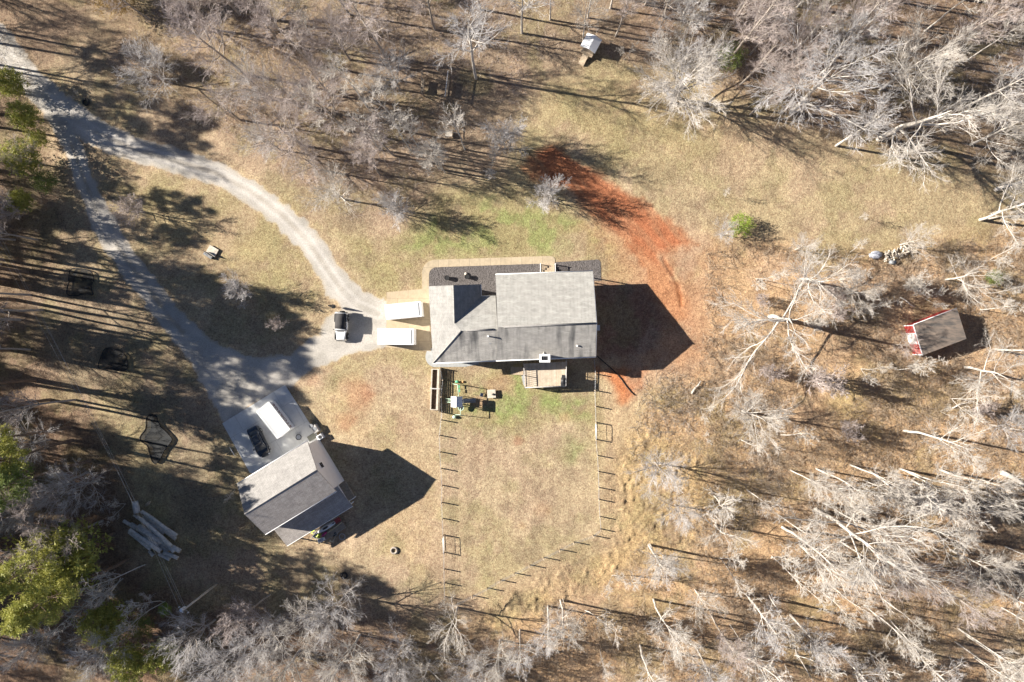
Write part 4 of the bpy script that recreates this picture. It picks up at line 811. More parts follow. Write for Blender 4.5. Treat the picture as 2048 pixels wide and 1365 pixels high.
# ================================================================= NETS
def loopnet(pts, label, z_, netm, patches, group=None):
    c = W(sum(p[0] for p in pts)/len(pts), sum(p[1] for p in pts)/len(pts)); o = thing('ground_net', label, 'net', c, 0, group)
    n = len(pts); cr_ = []
    for i in range(n):
        p0, p1, p2, p3 = [Vector((*pts[(i+k) % n], 0)) for k in (-1, 0, 1, 2)]
        for t in (0, .25, .5, .75): cr_.append(.5*((2*p1)+(p2-p0)*t+(2*p0-5*p1+4*p2-p3)*t*t+(3*p1-p0-3*p2+p3)*t**3))
    loop = [W(q.x, q.y, z_)-c for q in cr_]; loop = [Vector((q.x, q.y, z_)) for q in loop]
    MB().tube(loop+[loop[0]], .075, 6, False).build('rope', 'black', o)
    m_ = MB(); k = len(loop); rings = []
    for s in (1, .75, .5, .25): rings.append([(q.x*s, q.y*s, z_-.12*(1-s)) for q in loop])
    m_.loft(rings, False, True); m_.f.append(tuple(range(3*k, 4*k))); m_.sm.append(True); m_.build('netting', netm, o)
    for s in range(0, k, max(1, k//4)): MB().cyl(loop[s].x, loop[s].y, 0, z_, .03, 6).build('peg', 'dark', o)
loopnet([(143, 538), (180, 543), (187, 558), (182, 575), (186, 590), (170, 588), (150, 592), (134, 588), (137, 565)], 'black rope-edged ground net, rounded square, left of the drive fork', .3, 'net', 0, 'black rope-edged nets by the left woods')
loopnet([(212, 697), (238, 701), (252, 714), (254, 738), (238, 742), (215, 738), (197, 736), (201, 716)], 'black rope-edged ground net shaped like an arch, between the drive and left woods', .3, 'net', 0, 'black rope-edged nets by the left woods')
loopnet([(303, 829), (313, 833), (320, 852), (341, 874), (342, 883), (328, 902), (318, 922), (309, 927), (302, 918), (295, 893), (281, 882), (281, 872), (291, 858), (293, 836)], 'solid black diamond-shaped net with concave edges above the log pile', .35, 'netdense', 0, 'black rope-edged nets by the left woods')

# ================================================================= SMALL STRUCTURES
p = W(1180, 98, 0); o = thing('playhouse', 'small raised playhouse with white metal gable roof and a wooden ramp', 'playhouse', p, math.radians(-28))
for x in (-.75, .75):
    for y in (-.75, .75): MB().cbox(x, y, .35, .1, .1, .7).build('post', 'wood', o)
MB().add([(-.85, -.85, .7), (.85, -.85, .7), (.85, .85, .7), (-.85, .85, .7), (-.85, -.85, 1.9), (.85, -.85, 1.9), (.85, .85, 1.9), (-.85, .85, 1.9), (0.1, -.85, 2.2), (.1, .85, 2.2)], [(0, 3, 2, 1), (0, 1, 5, 8, 4), (2, 3, 7, 9, 6), (1, 2, 6, 5), (3, 0, 4, 7), (4, 8, 9, 7), (8, 5, 6, 9)]).build('wall', 'wood', o)
MB().slab([(-1.15, -1.05, 1.85), (.12, -1.05, 2.3), (.12, 1.05, 2.3), (-1.15, 1.05, 1.85)], .05).slab([(.12, -1.05, 2.3), (1.15, -1.05, 1.85), (1.15, 1.05, 1.85), (.12, 1.05, 2.3)], .05).build('roof', 'white', o)
MB().box(-.9, -1.3, .62, .9, -.86, .7).build('porch', 'woodpale', o)
MB().add([(-.5, -1.3, .7), (.35, -1.3, .7), (.35, -2.7, .22), (-.5, -2.7, .22), (-.5, -1.3, .6), (.35, -1.3, .6), (.35, -2.7, .1), (-.5, -2.7, .1)], [(0, 3, 2, 1), (4, 5, 6, 7), (0, 1, 5, 4), (1, 2, 6, 5), (2, 3, 7, 6), (3, 0, 4, 7)]).build('ramp', 'woodpale', o)
for x, y in ((-.45, -1.25), (.3, -1.25), (-.45, -2.6), (.3, -2.6)): MB().cbox(x, y, .15 if y < -2 else .3, .08, .08, .3 if y < -2 else .6).build('ramp_leg', 'wood', o)
for (a, b, lab) in (((848.5, 156), (847, 193), 'wooden swing frame, left of the two in the upper woods'), ((899, 157), (894, 199), 'grey weathered swing frame, right of the two in the upper woods')):
    A = W(*a); B = W(*b); d = B-A; o = thing('swing_frame', lab, 'swing frame', A, math.atan2(d.y, d.x), 'swing frames in the woods'); L = d.length
    for x in (0, L): MB().cbox(x, 0, .95, .12, .12, 1.9).build('post', 'woodpale', o)
    MB().box(-.3, -.06, 1.9, L+.3, .06, 2.02).build('beam', 'woodpale' if 'left' in lab else 'deckrail', o)
    s_ = MB().box(L*.15, -.3, .5, L*.85, .1, .55).build('seat', 'wood', o); MB().box(L*.15, .1, .55, L*.85, .14, 1.0).build('backrest', 'wood', o)
    MB().tube([(L*.15, -.1, .55), (L*.15, 0, 1.9)], .015, 4).tube([(L*.85, -.1, .55), (L*.85, 0, 1.9)], .015, 4).build('chain', 'dark', o)
p = W(899, 263); o = thing('cage', 'small wooden cage with a pale square lid below the swing frames', 'cage', p, .0)
MB().box(-.55, -.95, .55, .45, -.05, .62).build('lid', 'stone', o)
for x in (-.5, .5):
    for y in (-.9, .9): MB().cbox(x, y, .45, .07, .07, .9).build('post', 'wood', o)
MB().box(-.5, -.04, .85, .5, .04, .92).box(.46, -.9, .85, .54, .9, .92).box(-.5, .86, .85, .46, .94, .92).build('rail', 'wood', o)
p = W(421, 512); o = thing('yard_bench', 'dark bench beside a flat grey board on the grass inside the drive loop', 'bench', (p.x-.2, p.y, 0), math.radians(-33))
MB().box(-.7, -.2, .42, .7, .0, .47).box(-.7, .06, .42, .7, .2, .47).build('seat', 'greymetal', o); MB().box(-.7, .24, .5, .7, .28, .95).build('backrest', 'dark', o)
for x in (-.6, .6): MB().box(x-.04, -.2, 0, x+.04, .25, .42).build('leg', 'dark', o)
p = W(426, 503); o = MB().box(-.75, -.62, .18, .75, .62, .28).box(-.6, -.5, 0, -.5, .5, .18).box(.5, -.5, 0, .6, .5, .18).build('board', 'stone', None, p); o.rotation_euler.z = math.radians(-30); tag(o, 'flat pale square board behind the dark bench', 'board')
# red shed
so_ = W(1880, 665); sh = thing('shed', 'red shed with white trim and dark low roof at the right edge of the woods', 'shed', so_)
Sd = lambda x, y, h: W(x, y, h)-so_
t0 = Sd(1827, 650, 2.5); t1 = Sd(1914, 617, 2.9); t2 = Sd(1933, 678, 2.9); t3 = Sd(1846, 711, 2.5)
MB().slab([t0, t3, t2, t1], .1).build('roof', 'shedroof', sh)
f = MB(); f.tube([t0+Vector((-.04, 0, -.04)), t3+Vector((-.04, 0, -.04))], .07, 5); f.tube([t0+Vector((0, .04, -.04)), t1+Vector((0, .04, -.04))], .05, 5); f.build('trim', 'white', sh)
cc = (t0+t1+t2+t3)/4
ins = [Vector((cc.x+(q.x-cc.x)*.965, cc.y+(q.y-cc.y)*.965, q.z-.1)) for q in (t0, t3, t2, t1)]
ins[0] += (ins[3]-ins[0]).normalized()*-.1; ins[1] += (ins[2]-ins[1]).normalized()*-.1
MB().prism([(q.x, q.y) for q in ins], 0, [q.z-.01 for q in ins]).build('wall', 'redsiding', sh)
dv = (ins[1]-ins[0]); f = MB()
n_ = Vector((dv.y, -dv.x, 0)).normalized(); n_ = n_ if n_.x < 0 else -n_
for t_ in (0, .28, .62, 1.0): q = ins[0]+dv*t_; f.cbox(q.x+n_.x*.03, q.y+n_.y*.03, 1.15, .12, .12, 2.3, math.atan2(dv.y, dv.x))
f.build('corner_trim', 'white', sh)
q = ins[0]+dv*.45; MB().cbox(q.x+n_.x*.03, q.y+n_.y*.03, 1.0, 1.2, .1, 2.0, math.atan2(dv.y, dv.x)).build('door', 'white', sh)
# firewood
p = W(1750, 511); o = MB().blob((0, 0, .25), .95, .55, .35, 16, 8, 8, .18).build('tarp_cover', 'tarp', None, p); tag(o, 'crumpled blue-grey tarp covering the left end of the firewood heap', 'tarp')
rn = random.Random(5); proto = None
FP = []
for i in range(75):
    t = i/75; x = 1768+42*rn.random(); y = 502+10*(1-(x-1768)/42)*1.1+rn.uniform(-9, 9)+ (1790-x)*.1; FP.append((x, y))
for i in range(6): FP.append((1826+rn.uniform(-8, 10), 501+rn.uniform(-3, 5)))
for i, (x, y) in enumerate(FP):
    q = W(x, y, 0); z_ = .1+rn.random()*.55
    if proto is None:
        proto = thing('firewood', 'split firewood piece in the heap beside the blue-grey tarp', 'firewood', (q.x, q.y, z_), 0, 'split firewood heaped by the tarp'); rod = MB().add([(-.25, -.09, -.07), (-.25, .09, -.07), (-.25, 0, .1), (.25, -.09, -.07), (.25, .09, -.07), (.25, 0, .1)], [(0, 2, 1), (3, 4, 5), (0, 1, 4, 3), (1, 2, 5, 4), (2, 0, 3, 5)])
        c0_ = rod.build('wood', 'stone', proto); r_ = proto
    else:
        r_ = proto.copy(); COL.objects.link(r_); c = c0_.copy(); COL.objects.link(c); c.parent = r_
    r_.location = (q.x, q.y, z_); r_.rotation_euler = (rn.uniform(-.6, .6), rn.uniform(-.5, .5), rn.uniform(0, 3.1))
o = thing('wheelbarrow', 'small dark wheelbarrow below the firewood heap', 'wheelbarrow', W(1781, 526), -.1)
MB().loft([[(x, -w_, z_), (x, w_, z_), (x, w_*.7, .3), (x, -w_*.7, .3)] for x, w_, z_ in ((-.4, .28, .6), (.45, .3, .62))]).build('tray', 'greymetal', o); wheel(o, .55, 0, .2, .08); MB().tube([(-1.0, -.25, .55), (.5, -.05, .25)], .02, 5).tube([(-1.0, .25, .55), (.5, .05, .25)], .02, 5).build('handle', 'woodpale', o)
# tyres / rings on the lawn
for (x, y, lab, cat, m_) in ((788.5, 1101, 'dark stone ring fire pit on the lawn by the tree shadow edge', 'fire ring', 'bark2'), (688.5, 1151, 'dark old tyre lying in the shade below the barn', 'tyre', 'black'), (173, 205, 'black tyre beside the upper gravel drive', 'tyre', 'black')):
    p = W(x, y); o = MB().ring((0, 0, .13), .42, .15, 20, 8).build('tyre' if 'tyre' in lab else 'fire_ring', m_, None, p); tag(o, lab, cat)
# ================================================================= TREES
def tubes(P, R, S=3):
    """P (N,K,3) polylines, R (N,K) radii -> verts, quads"""
    N, K, _ = P.shape
    T = np.empty_like(P); T[:, 1:-1] = P[:, 2:]-P[:, :-2]; T[:, 0] = P[:, 1]-P[:, 0]; T[:, -1] = P[:, -1]-P[:, -2]
    T /= np.linalg.norm(T, axis=-1, keepdims=True)+1e-9
    ref = np.where(np.abs(T[..., 2:3]) < .9, np.array([0, 0, 1.]), np.array([1., 0, 0])); A = np.cross(T, ref); A /= np.linalg.norm(A, axis=-1, keepdims=True)+1e-9
    Bv = np.cross(T, A); an = 2*np.pi*np.arange(S)/S
    Vv = P[:, :, None]+(A[:, :, None]*np.cos(an)[None, None, :, None]+Bv[:, :, None]*np.sin(an)[None, None, :, None])*R[:, :, None, None]
    i = np.arange(N*K*S).reshape(N, K, S)
    a = i[:, :-1]; b = i[:, 1:]
    F = np.stack([a, b, np.roll(b, -1, 2), np.roll(a, -1, 2)], -1).reshape(-1, 4)
    return Vv.reshape(-1, 3), F
def unit(v): return v/(np.linalg.norm(v, axis=-1, keepdims=True)+1e-9)
def path(rg, st, d, L, K, wig, up):
    N = len(st); P = np.empty((N, K, 3)); P[:, 0] = st; d = unit(d)
    for k in range(1, K):
        P[:, k] = P[:, k-1]+d*(L/(K-1))[:, None]
        d = unit(d+rg.normal(0, wig, (N, 3))+np.array([0, 0, up]))
    return P
def kids(rg, P, L, R, n, t0, t1, ang, ratio, K, wig, up, rr_=.55, taper=.5, rmin=.01, angj=.3):
    N, K0, _ = P.shape
    t = t0+(t1-t0)*(np.arange(n)[None]+rg.random((N, n)))/n; f = t*(K0-1); i = np.minimum(f.astype(int), K0-2); fr = (f-i)[..., None]
    ii = np.arange(N)[:, None]; st = P[ii, i]*(1-fr)+P[ii, i+1]*fr; tg = unit(P[ii, i+1]-P[ii, i])
    az = np.arange(n)[None]*2.4+rg.random((N, 1))*6.28+rg.normal(0, .5, (N, n))
    ref = np.where(np.abs(tg[..., 2:3]) < .9, np.array([0, 0, 1.]), np.array([1., 0, 0])); A = unit(np.cross(tg, ref)); Bv = np.cross(tg, A)
    an = ang*(1+rg.uniform(-angj, angj, (N, n)))[..., None]
    d = tg*np.cos(an)+(A*np.cos(az)[..., None]+Bv*np.sin(az)[..., None])*np.sin(an)
    Ln = (L[:, None]*ratio*(1-taper*(t-t0)/(t1-t0+1e-6))*rg.uniform(.7, 1.25, (N, n))).ravel()
    Rp = R[:, 0][:, None]*(1-t)+R[:, -1][:, None]*t
    r0 = np.maximum(Rp*rr_, rmin).ravel()
    Pn = path(rg, st.reshape(-1, 3), d.reshape(-1, 3), Ln, K, wig, up)
    Rn = r0[:, None]*np.linspace(1, .35, K)[None]; Rn = np.maximum(Rn, rmin*.75)
    return Pn, Ln, Rn
def pack(lst, S):
    Vs = []; Fs = []; o = 0
    for (P, R), s in zip(lst, S):
        v, f = tubes(P, R, s); Vs.append(v); Fs.append(f+o); o += len(v)
    return np.concatenate(Vs), Fs
PROTO = {}
def bare(key, seed, H, rb, clear, nl, lang, lratio, tm='bark', wm='twig', n2=7, n3=6, n4=5, lean=0, wig=.07, stems=1, tw=.017, up=.06, forks=0):
    rg = np.random.default_rng(seed)
    st = np.zeros((stems, 3)); st[:, :2] = rg.normal(0, .25*(stems > 1), (stems, 2)); d = np.tile([[0, 0, 1.]], (stems, 1)); d[:, :2] += rg.normal(0, lean+.12*(stems > 1), (stems, 2))
    L = H*.93*rg.uniform(.85, 1, stems)
    P0 = path(rg, st, d, L, 9, wig*.6, .12); R0 = rb*rg.uniform(.7, 1, stems)[:, None]*np.array([1.12, 1, .92, .84, .74, .62, .48, .32, .12])[None]
    P1, L1, R1 = kids(rg, P0, L, R0, nl, clear, .97, lang, lratio, 8, wig*1.1, up*1.3, .62, .5, .02)
    P2, L2, R2 = kids(rg, P1, L1, R1, n2, .18, 1, .62, .46, 6, wig*1.2, up, .55, .45, tw*1.05, .4)
    P3, L3, R3 = kids(rg, P2, L2, R2, n3, .12, 1, .55, .50, 4, wig*1.1, up*.8, .55, .4, tw*.75, .4)
    P4, L4, R4 = kids(rg, P3, L3, R3, n4, .1, 1, .5, .58, 3, wig*.9, up*.6, .6, .35, tw*.52, .4)
    v, f = pack([(P0, R0), (P1, R1)], [8, 5]); tme = arrmesh(key+'_trunk', v, f, [M[tm]], True)
    v, f = pack([(P2, R2), (P3, R3), (P4, R4)], [3, 3, 3]); cme = arrmesh(key+'_crown', v, f, [M[wm]])
    PROTO[key] = (tme, cme)
def foliage(rg, centers, rad, n, ln, wd):
    """bursts of narrow leaf triangles round each centre"""
    N = len(centers); c = np.repeat(centers, n, 0); d = unit(rg.normal(0, 1, (N*n, 3))); s = rad*np.cbrt(rg.random((N*n, 1)))
    p = c+d*s; ax = unit(d*.6+rg.normal(0, .6, (N*n, 3))+np.array([0, 0, .25])); sd = unit(np.cross(ax, rg.normal(0, 1, (N*n, 3))))
    L = ln*rg.uniform(.6, 1.3, (N*n, 1)); Wd = wd*rg.uniform(.6, 1.3, (N*n, 1))
    Vv = np.stack([p-sd*Wd, p+sd*Wd, p+ax*L], 1).reshape(-1, 3); return Vv, np.arange(len(Vv)).reshape(-1, 3)
def pine(key, seed, H, clear, R, m='needles', nb=46, tuft=.5, per=12, nt_=10):
    rg = np.random.default_rng(seed)
    P0 = path(rg, np.zeros((1, 3)), np.array([[0, 0, 1.]]), np.array([H]), 10, .03, .1); R0 = .28*np.linspace(1, .1, 10)[None]
    z = clear+(1-clear)*np.sort(rg.random(nb)); f = z*9; i = np.minimum(f.astype(int), 8); fr = (f-i)[:, None]; st = P0[0, i]*(1-fr)+P0[0, i+1]*fr
    az = np.arange(nb)*2.4+rg.random(nb); prof = np.clip((1-z)/(1-clear), 0, 1)**.6*np.clip((z-clear)/(.25*(1-clear)), .45, 1)
    L = R*prof*rg.uniform(.55, 1.15, nb)+.4
    P1 = path(rg, st, np.stack([np.cos(az), np.sin(az), rg.uniform(.0, .5, nb)], 1), L, 5, .12, .06); R1 = .05*np.linspace(1, .3, 5)[None]*np.ones((nb, 1))
    P2, L2, R2 = kids(rg, P1, L, R1, 5, .3, 1, .8, .4, 3, .15, .05, .5, .3, .012)
    v, f_ = pack([(P0, R0), (P1, R1)], [8, 4]); tme = arrmesh(key+'_trunk', v, f_, [M['pinebark']], True)
    ce = np.concatenate([P2[:, 1], P2[:, 2], P1[:, 3], P1[:, 4]]); ce = ce[rg.random(len(ce)) < .7]
    v, f_ = foliage(rg, ce, tuft*.75, per*nt_//8, .42, .07); v2, f2 = pack([(P2, R2)], [3])
    cme = arrmesh(key+'_crown', np.concatenate([v, v2]), [f_]+[q+len(v) for q in f2], [M[m]]); PROTO[key] = (tme, cme)
def leafy(key, seed, H, R, m, n=260, tuft=.28, per=16, lf=.14):
    rg = np.random.default_rng(seed)
    P0 = path(rg, np.zeros((3, 3)), rg.normal(0, .35, (3, 3))*[1, 1, 0]+[0, 0, 1], np.full(3, H*.8), 5, .1, .05); R0 = .06*np.linspace(1, .3, 5)[None]*np.ones((3, 1))
    d = unit(rg.normal(0, 1, (n, 3))); s = np.cbrt(rg.random((n, 1)))*rg.uniform(.7, 1.1, (n, 1)); ce = d*s*np.array([R, R, H*.42])+[0, 0, H*.55]; ce = ce[ce[:, 2] > .15]
    v, f = pack([(P0, R0)], [5]); tme = arrmesh(key+'_trunk', v, f, [M['bark2']], True)
    v, f = foliage(rg, ce, tuft, per, lf, lf*.35); PROTO[key] = (tme, arrmesh(key+'_crown', v, [f], [M[m]]))
# slender woodland trees, tall
bare('tallA', 1, 20, .19, .45, 17, .75, .34, 'bark', 'twig3', 8, 6, 4, tw=.016)
bare('tallB', 2, 20, .24, .38, 17, .85, .38, 'bark2', 'twig2', 8, 6, 5)
bare('tallE', 5, 20, .18, .55, 12, .7, .26, 'bark', 'twig', 7, 6, 4)
bare('tallC', 3, 20, .21, .50, 15, .8, .36, 'bark', 'twig', 7, 6, 4, lean=.06)
bare('tallD', 4, 20, .22, .35, 18, .7, .34, 'bark2', 'twig2', 8, 6, 5, lean=.05)
# broad crowns
bare('wideA', 11, 14, .23, .2, 14, .78, .66, 'bark', 'twig', 10, 7, 6, wig=.06, tw=.015, up=.035)
bare('wideB', 12, 14, .26, .2, 14, .76, .68, 'bark2', 'twig2', 10, 7, 6, wig=.065, tw=.014, up=.035)
bare('wideC', 13, 14, .21, .16, 16, .80, .62, 'bark2', 'twig3', 10, 7, 6, wig=.055, tw=.014, up=.045)
bare('wideD', 16, 14, .23, .2, 12, .88, .70, 'bark', 'twig3', 11, 7, 6, wig=.08, tw=.015, up=.03)
bare('oakA', 14, 14, .32, .30, 9, 1.1, .66, 'bark', 'twig', 10, 7, 5, wig=.17, up=.03, tw=.016)
bare('oakB', 15, 16, .29, .28, 10, .9, .66, 'bark', 'twig', 10, 7, 5, wig=.12, up=.03, tw=.016)
bare('oakC', 17, 14, .30, .25, 9, 1.0, .72, 'bark', 'twig', 11, 7, 5, wig=.14, up=.025, tw=.016)
# small ornamental balls of twigs
bare('smallA', 21, 6, .10, .12, 16, .75, .62, 'bark2', 'twig3', 9, 6, 4, stems=2, up=.04, wig=.06, tw=.012)
bare('smallB', 22, 6, .09, .12, 16, .8, .62, 'bark2', 'twig2', 9, 6, 4, stems=2, up=.04, wig=.06, tw=.012)
# thin leaning stems and shrubs
bare('sapA', 31, 9, .065, .35, 11, .6, .28, 'bark', 'twig', 6, 5, 3, lean=.15, wig=.12)
bare('sapB', 32, 9, .055, .30, 10, .6, .30, 'bark', 'twig', 6, 5, 3, lean=.12, wig=.14, stems=2)
bare('shrubA', 33, 3, .03, .08, 9, .6, .5, 'twig2', 'twig2', 6, 5, 3, stems=5, wig=.15, tw=.01)
bare('shrubB', 34, 3, .03, .08, 9, .7, .5, 'twig', 'twig', 6, 5, 3, stems=5, wig=.17, tw=.01)
pine('pineA', 41, 22, .55, 3.6); pine('pineB', 42, 22, .5, 3.2, 'needles', 40); pine('pineC', 43, 22, .6, 4.0, 'needles2', 48)
leafy('bushA', 51, 2.6, 1.7, 'leafbright', 120, .34, 14, .16); leafy('bushB', 52, 5, 2.4, 'needles2', 200, .4, 14, .2); leafy('beech', 53, 6, 3.0, 'beech', 600, .35, 12, .18)
leafy('greenA', 54, 9, 3.4, 'needles', 300, .38, 14, .34)

LAND = [((1180, 98), 'playhouse'), ((1880, 665), 'red shed'), ((1785, 508), 'firewood heap'), ((300, 1060), 'log pile'), ((433, 1169), 'utility pole'), ((682, 655), 'white off-road car'), ((872, 176), 'swing frames'),
        ((312, 878), 'black diamond net'), ((1191, 862), 'right yard gate'), ((888, 1088), 'left yard gate'), ((1200, 1060), 'right fence corner'), ((890, 1195), 'left fence corner'), ((1345, 685), 'tip of the house shadow'), ((130, 250), 'drive fork'), ((160, 565), 'rounded square net'), ((1080, 290), 'top of the red clay'), ((422, 512), 'dark yard bench'), ((899, 263), 'wooden cage')]
used = set()
def where(px, py, kind):
    best = sorted(LAND, key=lambda l: math.hypot(l[0][0]-px, l[0][1]-py))
    for (lx, ly), nm in best:
        dx = px-lx; dy = py-ly; r = math.hypot(dx, dy); m_ = max(1, round(r*.0718)); a = math.degrees(math.atan2(-dy, dx)) % 360
        dr = ['right', 'upper right', 'above', 'upper left', 'left', 'lower left', 'below', 'lower right'][int((a+22.5)//45) % 8]
        s = f"{kind} about {m_} m {dr} of the {nm}" if dr not in ('above', 'below') else f"{kind} about {m_} m {dr} the {nm}"
        if s not in used: used.add(s); return s
    return s
KND = {'tallA': ('tall pale bare tree', 20), 'tallB': ('tall grey bare tree', 20), 'tallE': ('slender pale bare tree', 20), 'tallC': ('tall straight pale bare tree', 20), 'tallD': ('tall slim grey bare tree', 20), 'wideA': ('broad pale bare tree', 14), 'wideB': ('broad grey bare tree', 14), 'wideC': ('broad silvery bare tree', 14), 'wideD': ('broad open-limbed bare tree', 14), 'oakC': ('sprawling white-limbed bare tree', 14),
       'oakA': ('crooked white-limbed bare tree', 14), 'oakB': ('large white-limbed bare tree', 16), 'smallA': ('small round silvery bare tree', 6), 'smallB': ('small round pinkish bare tree', 6), 'sapA': ('thin leaning bare sapling', 9), 'sapB': ('thin two-stemmed bare sapling', 9),
       'shrubA': ('low pinkish bare shrub', 3), 'shrubB': ('low pale bare shrub', 3), 'pineA': ('tall yellow-green pine', 22), 'pineB': ('tall slim pine', 22), 'pineC': ('tall dark green pine', 22), 'bushA': ('bright green leafy bush', 2.6), 'bushB': ('dark green bush', 5), 'beech': ('small tree with russet leaves', 6), 'greenA': ('yellow-green evergreen tree', 9)}
rt = random.Random(77)
def tree(key, px, py, H, label=None, rz=None, lean=None, wide=1.0, group=None):
    base, h0 = KND[key]; p = W(px, py); s = H/h0; tm_, cm_ = PROTO[key]
    nm = 'pine_tree' if 'pine' in key else 'evergreen_tree' if key in ('greenA',) else 'bush' if 'bush' in key or 'shrub' in key else 'tree'
    o = bpy.data.objects.new(nm, None); COL.objects.link(o); o.location = (p.x, p.y, -.05); o.rotation_euler = (0 if not lean else lean[0], 0 if not lean else lean[1], rt.uniform(0, 6.28) if rz is None else rz); o.scale = (s*wide, s*wide, s)
    tag(o, label or where(px, py, base), 'bush' if nm == 'bush' else 'tree', group or {'pine_tree': 'pines of the left woods', 'bush': 'bare and green shrubs', 'evergreen_tree': 'evergreens among the bare trees'}.get(nm, 'bare winter trees'))
    link('trunk', tm_, o); link('crown', cm_, o); return o
